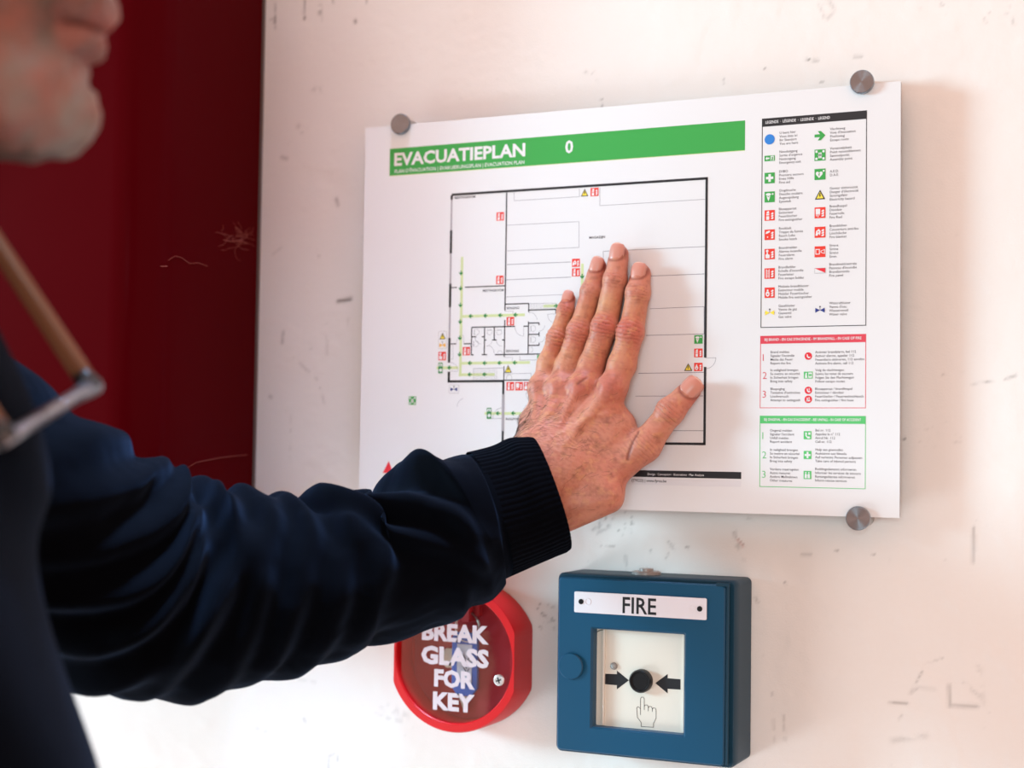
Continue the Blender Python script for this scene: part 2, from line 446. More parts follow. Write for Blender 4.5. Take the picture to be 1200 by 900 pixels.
class Print:
    """flat ink on a face: polygons in mm at thin layers in front of it"""
    def __init__(s, x0=X0, z0=Z0, y=BY): s.V = []; s.F = []; s.M = []; s.o = (x0, z0, y)
    def poly(s, pts, ink, lay=1):
        k = len(s.V)
        for (a, b) in pts:
            s.V.append((s.o[0] + a / 1000, s.o[2] - lay * 0.00006, s.o[1] - b / 1000))
        ar = sum(pts[i][0] * pts[(i + 1) % len(pts)][1] - pts[(i + 1) % len(pts)][0] * pts[i][1] for i in range(len(pts)))
        f = list(range(k, k + len(pts)))
        s.F.append(f if ar < 0 else f[::-1]); s.M.append(IK.index(ink))
        return s
    def rect(s, a, b, c, d, ink, lay=1):
        a, c = min(a, c), max(a, c); b, d = min(b, d), max(b, d)
        return s.poly([(a, b), (c, b), (c, d), (a, d)], ink, lay)
    def frame(s, a, b, c, d, w, ink, lay=1):
        s.rect(a, b, c, b + w, ink, lay); s.rect(a, d - w, c, d, ink, lay)
        s.rect(a, b + w, a + w, d - w, ink, lay); return s.rect(c - w, b + w, c, d - w, ink, lay)
    def circ(s, x, y, r, ink, lay=1, n=24, ry=None):
        return s.poly([(x + r * math.cos(2 * math.pi * i / n), y + (ry or r) * math.sin(2 * math.pi * i / n)) for i in range(n)], ink, lay)
    def line(s, a, b, w, ink, lay=1):
        dx, dy = b[0] - a[0], b[1] - a[1]; L = math.hypot(dx, dy) or 1
        px, py = -dy / L * w / 2, dx / L * w / 2
        return s.poly([(a[0] + px, a[1] + py), (b[0] + px, b[1] + py), (b[0] - px, b[1] - py), (a[0] - px, a[1] - py)], ink, lay)
    def path(s, pts, w, ink, lay=1):
        for a, b in zip(pts, pts[1:]): s.line(a, b, w, ink, lay)
        return s
    def arc(s, x, y, r, a0, a1, w, ink, lay=1, n=8):
        return s.path([(x + r * math.cos(math.radians(a0 + (a1 - a0) * i / n)), y + r * math.sin(math.radians(a0 + (a1 - a0) * i / n))) for i in range(n + 1)], w, ink, lay)
    def build(s, name, parent, **kw):
        return mesh_obj(name, s.V, s.F, IM, parent, s.M, **kw)

def text_mesh(body, bold=0.0, spacing=1.0, line=1.0):
    c = bpy.data.curves.new('t', 'FONT'); c.body = body; c.offset = bold; c.space_character = spacing
    c.space_line = line; c.resolution_u = 2; c.fill_mode = 'FRONT'
    o = bpy.data.objects.new('t', c); COL.objects.link(o)
    dg = bpy.context.evaluated_depsgraph_get()
    m = bpy.data.meshes.new_from_object(o.evaluated_get(dg))
    V = np.array([v.co[:] for v in m.vertices]); F = [list(p.vertices) for p in m.polygons]
    bpy.data.objects.remove(o); bpy.data.curves.remove(c); bpy.data.meshes.remove(m)
    return V, F

def text(name, body, parent, x, y, cap=None, width=None, ink='text', lay=2, bold=0.0, align='l', o=None, spacing=1.0, line=1.0, height=None):
    """x, y (mm) = left end of the first line's baseline; cap = cap height in mm"""
    V, F = text_mesh(body, bold, spacing, line)
    sy = cap / 0.70 if cap else 1
    if height: sy = height / (V[:, 1].max() - V[:, 1].min())
    w0 = V[:, 0].max() - V[:, 0].min()
    sx = width / w0 if width else sy
    if width and not cap and not height: sy = sx
    X = (V[:, 0] - V[:, 0].min()) * sx
    if align == 'c': X = X - w0 * sx / 2
    if align == 'r': X = X - w0 * sx
    o = o or (X0, Z0, BY)
    W = np.stack([o[0] + (x + X) / 1000, np.full(len(X), o[2] - lay * .00006), o[1] - (y - V[:, 1] * sy) / 1000], -1)
    return mesh_obj(name, W, F, INK[ink] if isinstance(ink, str) else ink, parent)

# banner
a = B(457, 174.5); c = B(873, 176)
pr = Print(); pr.rect(a[0], a[1], c[0], c[1], 'green', 1); pr.rect(a[0], c[1], c[0], c[1] + .45, 'pale', 1); pr.build('title_banner', board)
p0 = B(462, 194); p1 = B(615.5, 183.5)
text('title_lettering', 'EVACUATIEPLAN', board, p0[0], p0[1], cap=9.6, width=p1[0] - p0[0], ink='white', bold=.032)
p2 = B(462.5, 203); p3 = B(614.5, 192)
text('subtitle_lettering', "PLAN D'ÉVACUATION | EVAKUIERUNGSPLAN | EVACUATION PLAN", board, p2[0], p2[1], cap=2.75, width=p3[0] - p2[0], ink='white', bold=.012)
p4 = B(667, 179); text('floor_number', '0', board, p4[0], p4[1], cap=9.2, ink='white', bold=.024, align='c')

# floor plan ------------------------------------------------------
fp = Print()
def Q(u, v): return B(500 + u / 6, 330 + v / 6)       # coordinates read off an enlarged crop
def wl(u0, v0, u1, v1, w=0.9, ink='black', f=B, lay=2):
    a, b = f(u0, v0), f(u1, v1)
    if abs(a[0] - b[0]) < abs(a[1] - b[1]):
        x = (a[0] + b[0]) / 2; fp.rect(x - w / 2, min(a[1], b[1]), x + w / 2, max(a[1], b[1]), ink, lay)
    else:
        y = (a[1] + b[1]) / 2; fp.rect(min(a[0], b[0]), y - w / 2, max(a[0], b[0]), y + w / 2, ink, lay)
L = B(529.5, 229)[0]; R = B(828.3, 208)[0]; T = B(828.3, 209)[1]; BO = B(826, 520.3)[1]; LB = B(527, 447)[1]; MX = B(590, 450)[0]
fp.rect(L, T - .9, R + .9, T + .9, 'black', 3)
fp.rect(R - .9, T, R + .9, B(826, 419)[1], 'black', 3); fp.rect(R - .9, B(826, 430)[1], R + .9, BO, 'black', 3)
fp.rect(MX - .9, BO - .9, R + .9, BO + .9, 'black', 3)
for v0, v1, ink in ((229, 234, 'black'), (234, 270, 'grey'), (270, 297, 'black'), (297, 332.5, 'grey'), (332.5, 360, 'black'), (360, 396, 'grey'), (396, 425, 'black'), (435.5, 448, 'black')):
    w = 1.0 if ink == 'black' else .7
    fp.rect(L - w, B(528, v0)[1], L + w, B(528, v1)[1], ink, 3)
fp.rect(L - 1, LB - .9, MX + .9, LB + .9, 'black', 3)
fp.rect(MX - .9, LB, MX + .9, B(590, 462)[1], 'black', 3); fp.rect(MX - 1.1, B(590, 462)[1], MX + 1.1, B(590, 505)[1], 'grey', 3); fp.rect(MX - .9, B(590, 505)[1], MX + .9, BO, 'black', 3)
wl(593.7, 226, 592, 364, 1.0)
for s_ in ((529, 337, 535.5, 337), (545, 336.3, 592, 335.2)): wl(*s_, .8)
for s_ in ((550, 158, 720, 155), (718, 155, 718, 215), (718, 200, 910, 196), (909, 196, 909, 225), (549, 270, 547, 530), (315, 322, 622, 315), (682, 314, 716, 313),
           (716, 280, 714, 505), (317, 322, 314, 515), (408, 322, 405, 515), (476, 322, 475, 410), (317, 388, 350, 388), (388, 388, 408, 388), (408, 411, 420, 411),
           (462, 410, 492, 410), (530, 410, 546, 410), (312, 515, 331, 515), (388, 515, 425, 513), (480, 513, 1000, 507), (168, 438, 208, 438), (262, 437, 315, 437),
           (716, 292, 792, 290), (791, 290, 791, 306), (716, 372, 792, 370), (791, 355, 791, 386), (716, 450, 792, 447), (791, 430, 791, 448)): wl(*s_, .85, 'black', Q)
wl(544, 595, 543, 695, .75, 'black', Q); wl(545, 694, 760, 691, .75, 'black', Q)
def thin(pts, f=B, w=.28, ink='line', lay=1): fp.path([f(*p) for p in pts], w, ink, lay)
def G(u, v): return B(590 + u / 4.615, 270 + v / 4.615)
def G4(u, v): return B(590 + u / 4.615, 430 + v / 4.615)
thin([(602.5, 225), (602.5, 235.3), (679, 230.5), (679, 221)]); thin([(703, 220), (703, 241), (827, 233.5)])
thin([(594, 264), (678.5, 259.6), (678.5, 290), (594, 294)])
thin([(594, 310), (669, 307)], w=.4); thin([(593, 328), (669, 324.7)], w=.4); thin([(592.5, 348), (670, 344.8)])
thin([(540, 150), (540, 113), (1095, 87)], G, .35); thin([(790, 247), (1095, 235)], G, .4); thin([(790, 424), (1085, 412), (1085, 560)], G, .35)
thin([(770, 568), (1088, 560)], G, .4); thin([(730, 773), (1085, 768), (1085, 880)], G, .4); thin([(715, 158), (1080, 157)], G4, .35); thin([(900, 345), (1085, 345)], G4, .4)
# stairs
thin([(330, 611), (540, 607)], Q); thin([(330, 611), (330, 692)], Q)
for k in range(13): thin([(342 + 12.5 * k, 611), (342 + 12.5 * k, 692)], Q, .16)
for k in range(14): thin([(735 + 12.5 * k, 155), (735 + 12.5 * k, 196)], Q, .16)
thin([(720, 155), (910, 150)], Q, .2)
# sanitary fittings and door swings
def arcq(u, v, r, a0, a1, w=.2, f=Q, sc=6):
    x, y = f(u, v); rr = f(u + r, v)[0] - x
    fp.arc(x, y, rr, a0, a1, w, 'line', 1)
for (u, v, d) in ((350, 355, 'l'), (748, 330, 'l'), (748, 408, 'l'), (443, 358, 't'), (510, 358, 't'), (345, 437, 'l')):
    if d == 'l':
        arcq(u, v, 19, -110, 110); thin([(u - 15, v - 20), (u - 15, v + 20)], Q, .35)
    else:
        arcq(u, v - 3, 18, -20, 200); thin([(u - 19, v - 17), (u + 19, v - 17)], Q, .35)
arcq(728, 480, 19, -90, 90); arcq(515, 505, 18, 180, 360); arcq(580, 672, 17, 180, 360); thin([(563, 672), (563, 690)], Q, .2); thin([(597, 672), (597, 690)], Q, .2)
arcq(335, 500, 52, 180, 270); arcq(425, 505, 50, 270, 360); arcq(385, 388, 45, 90, 180); arcq(420, 410, 40, 0, 90); arcq(530, 410, 40, 90, 180)
arcq(682, 315, 62, 90, 180); thin([(682, 315), (682, 380)], Q, .2); arcq(718, 280, 60, 270, 350); thin([(718, 220), (730, 220)], Q, .2)
arcq(795, 308, 36, 0, 90); arcq(795, 388, 36, 0, 90); arcq(905, 230, 55, 90, 180); thin([(848, 230), (905, 226)], Q, .2); arcq(165, 630, 55, 270, 360); thin([(165, 630), (218, 630)], Q, .2)
arcq(262, 437, 55, 180, 265); thin([(262, 437), (258, 377)], Q, .2); arcq(270, 880, 55, 180, 260); thin([(552, 208), (608, 208), (608, 235)], Q, .2); thin([(547, 533), (605, 533), (600, 572)], Q, .2)
thin([(655, 525), (655, 553), (790, 550)], Q, .25); thin([(545, 648), (735, 645), (735, 690)], Q, .25); thin([(185, 440), (185, 545), (170, 545)], Q, .2)
thin([(826, 419.3), (839, 419.3)], B, .25); x, y = B(826.5, 419.3); fp.arc(x, y, B(839, 419)[0] - x, 0, 88, .25, 'line', 1)
x, y = B(589, 490.5); fp.arc(x, y, 8.2, 180, 270, .25, 'line', 1); thin([(575, 490.5), (589, 490.5)], B, .25)
# escape routes
def route(u0, v0, u1, v1, f=Q, w=2.1): wl(u0, v0, u1, v1, w, 'pale', f, 1.0 if abs(u1 - u0) < abs(v1 - v0) else .6)
route(543, 301, 538, 441, B); route(243, 243, 690, 235); route(232, 573, 727, 570); route(226, 655, 478, 653); route(70, 606, 222, 606); route(820, 172, 905, 171); route(568, 484.5, 622, 484.5, B); route(682.3, 309, 682.3, 350, B)
def arrow(u, v, ang, f=Q, s=1.15):
    x, y = f(u, v); a = math.radians(ang); ca, sa = math.cos(a), math.sin(a)
    pts = [(-1.6, -.38), (-.1, -.38), (-.75, -1.35), (.2, -1.35), (1.6, 0), (.2, 1.35), (-.75, 1.35), (-.1, .38), (-1.6, .38)]
    fp.poly([(x + s * (p * ca - q * sa), y + s * (p * sa + q * ca)) for p, q in pts], 'deep', 3)
for p in ((242, -60), (239, 48), (238, 165), (236, 282), (234, 397), (232, 512)): arrow(*p, 90)
for p in ((310, 243), (414, 240), (518, 237), (625, 234), (304, 573), (408, 573), (513, 572), (620, 570), (303, 653), (407, 652), (160, 605)): arrow(*p, 180)
arrow(911, 171, 0); arrow(583.5, 484.3, 180, B); arrow(601.5, 484.3, 180, B); arrow(682.3, 324, 90, B)
fp.build('floor_plan', board)
for (s_, u, v, u1, v1) in (('MEETINGROOM', 533, 233.2, 557, 231.2), ('MEETINGROOM', 566, 342, 590.2, 341), ('BERGING', 594, 362.5, 608.5, 361.7), ('BERGING', 593.3, 412.8, 608, 412.3), ('MAGAZIJN', 690.5, 279.8, 709, 278.4), ('ROLPOORT', 593, 492.3, 615, 492)):
    p, q = B(u, v), B(u1, v1); text('room_name', s_, board, p[0], p[1], cap=1.75, width=q[0] - p[0], ink='text', bold=.015)

# pictograms ------------------------------------------------------
def flames(pr, x, y, w, h, lay):
    for k in range(3):
        cx = x + w * (k + .5) / 3
        pr.poly([(cx - w * .14, y + h), (cx - w * .17, y + h * .55), (cx - w * .02, y + h * .28), (cx + w * .1, y), (cx + w * .17, y + h * .5), (cx + w * .13, y + h)], 'white', lay)
def rot3(pr, x, y, w, h, lay):
    # the column of little flames along the right side
    for k in range(3):
        cy = y + h * (k + .5) / 3
        pr.poly([(x, cy + h * .13), (x + w * .15, cy - h * .03), (x + w * .6, cy - h * .17), (x + w, cy - h * .08), (x + w * .75, cy + h * .14)], 'white', lay)
def picto(kind, x, y, w, h=None, parent=None, name='pictogram', lay=3):
    h = h or w
    pr = Print(); l, t = x - w / 2, y - h / 2
    U = lambda a, b: (l + a * w, t + b * h)
    def Rc(a, b, c, d, ink, k=1): pr.rect(*U(a, b), *U(c, d), ink, lay + k)
    def Po(pts, ink, k=1): pr.poly([U(*p) for p in pts], ink, lay + k)
    if kind in ('ext', 'hatch', 'alarm', 'ladder', 'mobile', 'reel', 'blanket', 'siren', 'phone_red'):
        Rc(0, 0, 1, 1, 'red', 0)
        if kind not in ('siren',): rot3(pr, *U(.62, .22), w * .28, h * .66, lay + 1)
        if kind == 'ext': Rc(.17, .34, .46, .92, 'white'); Po([(.2, .3), (.22, .14), (.42, .08), (.46, .3)], 'white'); Rc(.17, .5, .46, .58, 'red', 2)
        if kind == 'hatch': Po([(.08, .42), (.16, .2), (.5, .1), (.55, .24), (.3, .38)], 'white'); pr.circ(*U(.3, .72), w * .07, 'white', lay + 1, 10)
        if kind == 'alarm': pr.circ(*U(.26, .2), w * .13, 'white', lay + 1, 12); Po([(.12, .9), (.08, .55), (.2, .5), (.22, .3), (.32, .3), (.34, .5), (.52, .58), (.5, .9)], 'white')
        if kind == 'ladder':
            Rc(.14, .1, .21, .92, 'white'); Rc(.42, .1, .49, .92, 'white')
            for k in range(5): Rc(.2, .2 + .15 * k, .43, .25 + .15 * k, 'white')
        if kind == 'mobile': pr.circ(*U(.3, .62), w * .2, 'white', lay + 1, 14, h * .26); Rc(.22, .2, .38, .4, 'white'); pr.circ(*U(.3, .66), w * .08, 'red', lay + 2, 10)
        if kind == 'reel':
            Rc(.1, .14, .52, .62, 'white'); Rc(.14, .62, .22, .82, 'white'); Rc(.3, .62, .36, .9, 'white'); Rc(.42, .62, .48, .74, 'white')
        if kind == 'blanket': Po([(.08, .8), (.14, .4), (.4, .18), (.56, .4), (.5, .8), (.36, .62), (.28, .82)], 'white'); pr.circ(*U(.34, .46), w * .07, 'red', lay + 2, 10)
        if kind == 'siren':
            pr.frame(*U(.08, .25), *U(.48, .75), w * .07, 'white', lay + 1); Po([(.56, .42), (.95, .28), (.95, .72), (.56, .58)], 'white'); Po([(.63, .45), (.88, .36), (.88, .64), (.63, .55)], 'red', 2)
    elif kind == 'cross':
        Rc(0, 0, 1, 1, 'green', 0); Rc(.38, .14, .62, .86, 'white'); Rc(.14, .38, .38, .62, 'white'); Rc(.62, .38, .86, .62, 'white')
    elif kind == 'eye':
        Rc(0, 0, 1, 1, 'green', 0); pr.circ(*U(.38, .26), w * .26, 'white', lay + 1, 16, h * .12); Po([(.2, .4), (.56, .4), (.5, .62), (.38, .9), (.27, .62)], 'white'); pr.circ(*U(.8, .24), w * .09, 'white', lay + 1, 10); Rc(.3, .44, .46, .5, 'green', 2)
    elif kind == 'aed':
        Rc(0, 0, 1, 1, 'green', 0); Po([(.42, .84), (.12, .5), (.12, .34), (.24, .24), (.36, .28), (.43, .38), (.5, .28), (.62, .24), (.74, .34), (.74, .5)], 'white'); Rc(.76, .12, .92, .28, 'white'); Po([(.4, .4), (.52, .4), (.44, .54), (.5, .54), (.38, .72), (.41, .58), (.34, .58)], 'green', 2)
    elif kind == 'assembly':
        Rc(0, 0, 1, 1, 'green', 0)
        for a in (0, 1):
            for b_ in (0, 1):
                x0_, y0_ = (.08 if a == 0 else .72), (.08 if b_ == 0 else .72)
                Rc(x0_, y0_, x0_ + .2, y0_ + .2, 'white')
        for cx in (.42, .58): pr.circ(*U(cx, .34), w * .07, 'white', lay + 1, 10); Rc(cx - .06, .42, cx + .06, .78, 'white')
        Rc(.32, .46, .68, .58, 'white')
    elif kind == 'exit':
        Rc(0, 0, 1, 1, 'green', 0); Po([(.1, .5), (.26, .15), (.26, .36), (.48, .36), (.48, .64), (.26, .64), (.26, .85)], 'white')
        Rc(.6, .1, .9, .9, 'white'); Po([(.66, .9), (.72, .5), (.68, .3), (.8, .22), (.84, .5), (.8, .9)], 'green', 2)
    elif kind == 'exit_tall':
        Rc(0, 0, 1, 1, 'deep', 0); Rc(.14, .1, .86, .34, 'white'); Po([(.3, .32), (.5, .12), (.66, .32)], 'deep', 2); Po([(.14, .7), (.6, .48), (.6, .6), (.86, .6), (.86, .8), (.6, .8), (.6, .92)], 'white')
    elif kind == 'warn':
        Po([(.5, 0), (1, .96), (0, .96)], 'black', 0); Po([(.5, .2), (.84, .86), (.16, .86)], 'yellow'); Po([(.46, .34), (.58, .34), (.52, .54), (.6, .54), (.46, .82), (.48, .62), (.4, .62)], 'black', 2)
    elif kind in ('gas', 'gas_boxed', 'water'):
        ink = 'navy' if kind == 'water' else ('amber' if kind == 'gas_boxed' else 'yellow')
        Po([(.05, .3), (.5, .62), (.05, .95)], ink); Po([(.95, .3), (.5, .62), (.95, .95)], ink); pr.circ(*U(.5, .16), w * .08, 'text', lay + 1, 10); Rc(.48, .2, .52, .6, 'text', 0)
        Rc(0, .6, .07, .66, 'text'); Rc(.93, .6, 1, .66, 'text')
    elif kind == 'arrow':
        Po([(0, .35), (.5, .35), (.3, .02), (.58, .02), (1, .5), (.58, .98), (.3, .98), (.5, .65), (0, .65)], 'green', 0)
    elif kind == 'dot': pr.circ(x, y, w / 2, 'blue', lay, 32)
    elif kind == 'flag':
        Rc(0, 0, 1, 1, 'grey', 0); Rc(.03, .08, .97, .92, 'white'); Po([(.02, .04), (.98, .04), (.98, .94)], 'crimson', 2)
    elif kind in ('call', 'exting', 'hose'):
        pr.circ(x, y, w / 2, 'crimson', lay, 24); Po([(.3, .24), (.45, .3), (.44, .5), (.62, .62), (.76, .55), (.78, .72), (.55, .8), (.3, .6)], 'white')
        if kind != 'call': Rc(.56, .2, .68, .5, 'white')
        if kind == 'hose': pr.circ(*U(.36, .68), w * .12, 'white', lay + 1, 10)
    elif kind == 'route':
        Rc(0, 0, 1, 1, 'mint', 0); Po([(.12, .9), (.2, .2), (.36, .15), (.34, .5), (.42, .9)], 'white'); Rc(.52, .12, .92, .88, 'white'); Po([(.56, .5), (.72, .22), (.72, .38), (.88, .38), (.88, .62), (.72, .62), (.72, .78)], 'mint', 2)
    elif kind == 'phone':
        Rc(0, 0, 1, 1, 'mint', 0); Po([(.2, .18), (.36, .14), (.44, .38), (.34, .48), (.56, .72), (.68, .62), (.86, .78), (.74, .9), (.5, .88), (.24, .6)], 'white'); Rc(.6, .16, .88, .44, 'white')
    elif kind == 'cross_mint':
        Rc(0, 0, 1, 1, 'mint', 0); Rc(.38, .12, .62, .88, 'white'); Rc(.12, .38, .38, .62, 'white'); Rc(.62, .38, .88, .62, 'white')
    elif kind == 'people':
        Rc(0, 0, 1, 1, 'mint', 0)
        for cx in (.28, .68): pr.circ(*U(cx, .22), w * .1, 'white', lay + 1, 10); Po([(cx - .16, .9), (cx - .12, .36), (cx + .12, .36), (cx + .16, .9)], 'white')
        Rc(.4, .5, .55, .6, 'white')
    pr.build(name, parent or board)

PX = lambda n: n * 0.575
for k, (kind, u, v, w, h) in enumerate((
        ('ext', 586.3, 253.6, 9.8, 10.8), ('ext', 585.8, 328, 9.6, 10.8), ('blanket', 675, 308, 10.2, 10.5), ('ext', 675, 319.2, 10.2, 10.5), ('ext', 696.8, 225, 10.2, 10.8),
        ('ext', 598.2, 376.4, 9.8, 10.6), ('ext', 546.6, 411.5, 9.6, 10.6), ('alarm', 518.3, 417.2, 10, 10.8), ('ext', 598, 452.6, 9.8, 10.6), ('reel', 608.4, 452.6, 9.8, 10.6), ('alarm', 618.6, 452.5, 9.8, 10.6),
        ('ext', 818.4, 413.6, 10.6, 11.4), ('mobile', 818.4, 430, 10.6, 10.8), ('eye', 818.6, 397.8, 10.6, 11.2), ('cross', 634, 421, 10, 11), ('exit_tall', 516.3, 431.3, 5.8, 13.6), ('exit_tall', 573.2, 484.4, 6, 14),
        ('assembly', 483.4, 469.5, 9.6, 10.6), ('warn', 595.6, 432.5, 9.6, 10.2), ('warn', 806.6, 430.3, 10.4, 10.4), ('warn', 685.2, 225.8, 9.6, 10.4))):
    x, y = B(u, v); sx = 0.66 - (u - 500) * 0.00022                 # mm per pixel shrinks towards the near, right end
    picto(kind, x, y, w * sx, h * sx * .93)
def boxed(u, v, w, h, items):
    x, y = B(u, v); pr = Print()
    def rr(W, H, r, ink, lay):
        pts = []
        for cx, cy, a0 in ((W / 2 - r, -H / 2 + r, -90), (W / 2 - r, H / 2 - r, 0), (-W / 2 + r, H / 2 - r, 90), (-W / 2 + r, -H / 2 + r, 180)):
            for i in range(5): pts.append((x + cx + r * math.cos(math.radians(a0 + 22.5 * i)), y + cy + r * math.sin(math.radians(a0 + 22.5 * i))))
        pr.poly(pts, ink, lay)
    rr(w, h, .9, 'grey', 1); rr(w - .5, h - .5, .7, 'white', 2); pr.build('symbol_box', board)
    for kind, dy, w_, h_ in items: picto(kind, x, y + dy, w_, h_)
boxed(518.7, 398.4, 7.4, 13.6, (('warn', -3.0, 5.4, 5.4), ('gas_boxed', 3.4, 5.8, 5.4)))
boxed(532, 456, 8.6, 6.6, (('water', -.4, 6.4, 4.6),))

# small print strip along the bottom
a = B(868.7, 553.2); c = B(868.7, 561.3); bx0 = B(470, 545)[0]
pr = Print(); pr.rect(bx0, a[1], a[0], c[1], 'black', 1); pr.rect(bx0, c[1] + 1.2, a[0], c[1] + 5.6, 'tint', 1); pr.build('footer_strip', board)
p = B(825, 557.8); text('footer_lettering', 'Design · Conception · Illustrations · Plan Analysis', board, p[0], p[1] + .1, cap=1.5, ink='white', align='r', bold=.006)
p = B(781, 564.8); text('address_lettering', '(TYCO) | www.fyros.be', board, p[0], p[1] + .3, cap=1.9, ink='black', align='r', bold=.02)
p = B(455.6, 540); pr = Print(); pr.poly([(p[0], p[1]), (p[0] + 4.2, p[1] + 9.5), (p[0] - 5.2, p[1] + 9.5)], 'crimson', 1); pr.build('corner_triangle', board, label='red printed triangle, mostly hidden by the sleeve')

# legend ----------------------------------------------------------
a = B(893, 139); c = B(1016, 129.5); d = B(1015.2, 381.3)
lx0, lx1 = a[0], (c[0] + d[0]) / 2; ly0 = (a[1] + c[1]) / 2; ly1 = (d[1] + B(891.2, 384.6)[1]) / 2
hb = (B(893, 149)[1] + B(1016, 139)[1]) / 2
pr = Print(); pr.frame(lx0, ly0, lx1, ly1, .55, 'black', 1); pr.rect(lx0, ly0, lx1, hb, 'black', 2); pr.build('legend_frame', board)
text('legend_heading', 'LEGENDE  ·  LÉGENDE  ·  LEGENDE  ·  LEGEND', board, lx0 + 2.6, hb - 2.0, cap=2.0, width=B(973, 140)[0] - B(897.5, 146)[0], ink='white', bold=.012, lay=4)
left = [('dot', 902.8, 163.3, 7.3, 7.3, 'U bent hier\nVous êtes ici\nIhr Standort\nYou are here'), ('exit', 902.5, 185.5, 7.4, 3.9, "Nooduitgang\nSortie d'urgence\nNotausgang\nEmergency exit"),
        ('cross', 902.4, 208.6, 7.3, 7.6, 'EHBO\nPremiers secours\nErste Hilfe\nFirst aid'), ('eye', 902.2, 230.8, 7.3, 7.6, 'Oogdouche\nDouche oculaire\nAugenspülung\nEyewash'),
        ('ext', 902, 252.4, 7.3, 7.4, 'Blusapparaat\nExtincteur\nFeuerlöscher\nFire extinguisher'), ('hatch', 902, 275.1, 7.3, 7.4, 'Rookluik\nTrappe de fumée\nRauch Luke\nSmoke hatch'),
        ('alarm', 901.7, 297.8, 7.3, 7.4, 'Brandmelder\nAlarme incendie\nFeueralarm\nFire alarm'), ('ladder', 901.6, 320.5, 7.3, 7.4, "Brandladder\nEchelle d'incendie\nFeuerleiter\nFire escape ladder"),
        ('mobile', 901.4, 343, 7.2, 7.3, 'Mobiele brandblusser\nExtincteur mobile\nMobiler Feuerlöscher\nMobile fire extinguisher'), ('gas', 901.4, 365.5, 7.3, 5.2, 'Gasafsluiter\nVanne de gaz\nGasventil\nGas valve')]
right = [('arrow', 961.3, 159, 7.6, 6.8, "Vluchtweg\nVoie d'évacuation\nFluchtweg\nEscape route"), ('assembly', 961.3, 181.7, 7.7, 7.9, 'Verzamelplaats\nPoint rassemblement\nSammelpunkt\nAssembly point'),
         ('aed', 961.2, 204.3, 7.7, 7.7, 'A.E.D.\nD.A.E.'), ('warn', 961.2, 228.3, 7.3, 7.0, "Gevaar elektriciteit\nDanger d'électricité\nStromgefahr\nElectricity hazard"),
         ('reel', 960.9, 249.3, 7.6, 7.6, 'Brandhaspel\nDévidoir\nFeuerrolle\nFire Reel'), ('blanket', 960.9, 272.2, 7.6, 7.6, 'Branddeken\nCouverture anti-feu\nLöschdecke\nFire blanket'),
         ('siren', 960.7, 295, 7.6, 7.6, 'Sirene\nSirène\nSirene\nSiren'), ('flag', 960.5, 317.2, 7.6, 3.7, "Brandmeldcentrale\nPanneau d'incendie\nBrandzentrale\nFire panel"),
         ('water', 960.2, 362.5, 7.3, 5.2, "Waterafsluiter\nVanne d'eau\nWasserventil\nWater valve")]
TX1 = B(912.8, 250)[0]; TX2 = B(972.2, 250)[0]
def entry(kind, u, v, w, h, s_, tx, ic, cap=1.75):
    x, y = B(u, v); picto(kind, ic, y, w, h)
    y0 = y - 1.45 * 2.58 + cap / 2 - (0.4 if kind != 'aed' else -.5) + (0 if s_.count('\n') == 3 else 1.6)
    text('legend_entry', s_, board, tx, y0, cap=cap, ink='text', bold=.0, line=2.58 / (cap / .7))
for e in left: entry(*e, TX1, B(902, e[2])[0])
for e in right: entry(*e, TX2, B(961, e[2])[0])

def instructions(u0, v0, u1, v1, hv, ub, vb, ink, head, rows, name):
    a, c, d = B(u0, v0), B(u1, v1), B(ub, vb)
    y0 = (a[1] + c[1]) / 2; y1 = d[1]; x0, x1 = a[0], c[0]; hh = hv
    pr = Print(); pr.frame(x0, y0, x1, y1, .45, ink, 1); pr.rect(x0, y0, x1, y0 + hh, ink, 2); pr.build(name, board)
    text('instruction_heading', head, board, (x0 + x1) / 2, y0 + hh / 2 + .75, cap=1.75, width=(x1 - x0) * .915, ink='white', align='c', bold=.02, lay=4)
    for n, (v, t1, icons, t2) in enumerate(rows):
        y = B(900, v)[1]
        text('step_number', str(n + 1), board, x0 + 1.9, y + 2.2, cap=5.0, ink=ink, bold=-.01)
        text('instruction_lines', t1, board, x0 + 7.4, y - 1.5 * 2.62 + .75, cap=1.68, ink='text', bold=.002, line=2.62 / (1.68 / .7))
        text('instruction_lines', t2, board, B(955.3, v)[0], B(957, v)[1] - 1.5 * 2.62 + .75, cap=1.68, ink='text', bold=.002, line=2.62 / (1.68 / .7))
        for kind, uu, vv, w, h in icons: picto(kind, *B(uu, vv), w, h)
instructions(891, 393.7, 1015, 391.3, 5.6, 1014.6, 478.4, 'pink', "BIJ BRAND - EN CAS D'INCENDIE - IM BRANDFALL - IN CASE OF FIRE", [
    (419.3, "Brand melden\nSignaler l'incendie\nMelde das Feuer\nReport the fire", [('call', 947.3, 417.3, 5.2, 5.2)], 'Activeer brandalarm, bel 112\nActiver alarme, appeler 112\nFeueralarm aktivieren, 112 anrufen\nActivate fire alarm, call 112'),
    (440.4, 'In veiligheid brengen\nSe mettre en sécurité\nIn Sicherheit bringen\nBring into safety', [('route', 947.2, 439.6, 6.2, 4.8)], 'Volg de vluchtwegen\nSuivre les voies de secours\nFolgen Sie den Fluchtwegen\nFollow escape routes'),
    (462.4, "Bluspoging\nTentative d'extinction\nLöschversuch\nAttempt to extinguish", [('exting', 947.3, 457.5, 5.2, 5.2), ('hose', 947.2, 468, 5.2, 5.2)], 'Blusapparaat / brandhaspel\nExtincteur / dévidoir\nFeuerlöscher / Feuerwehrschlauch\nFire extinguisher / fire hose')], 'fire_instructions')
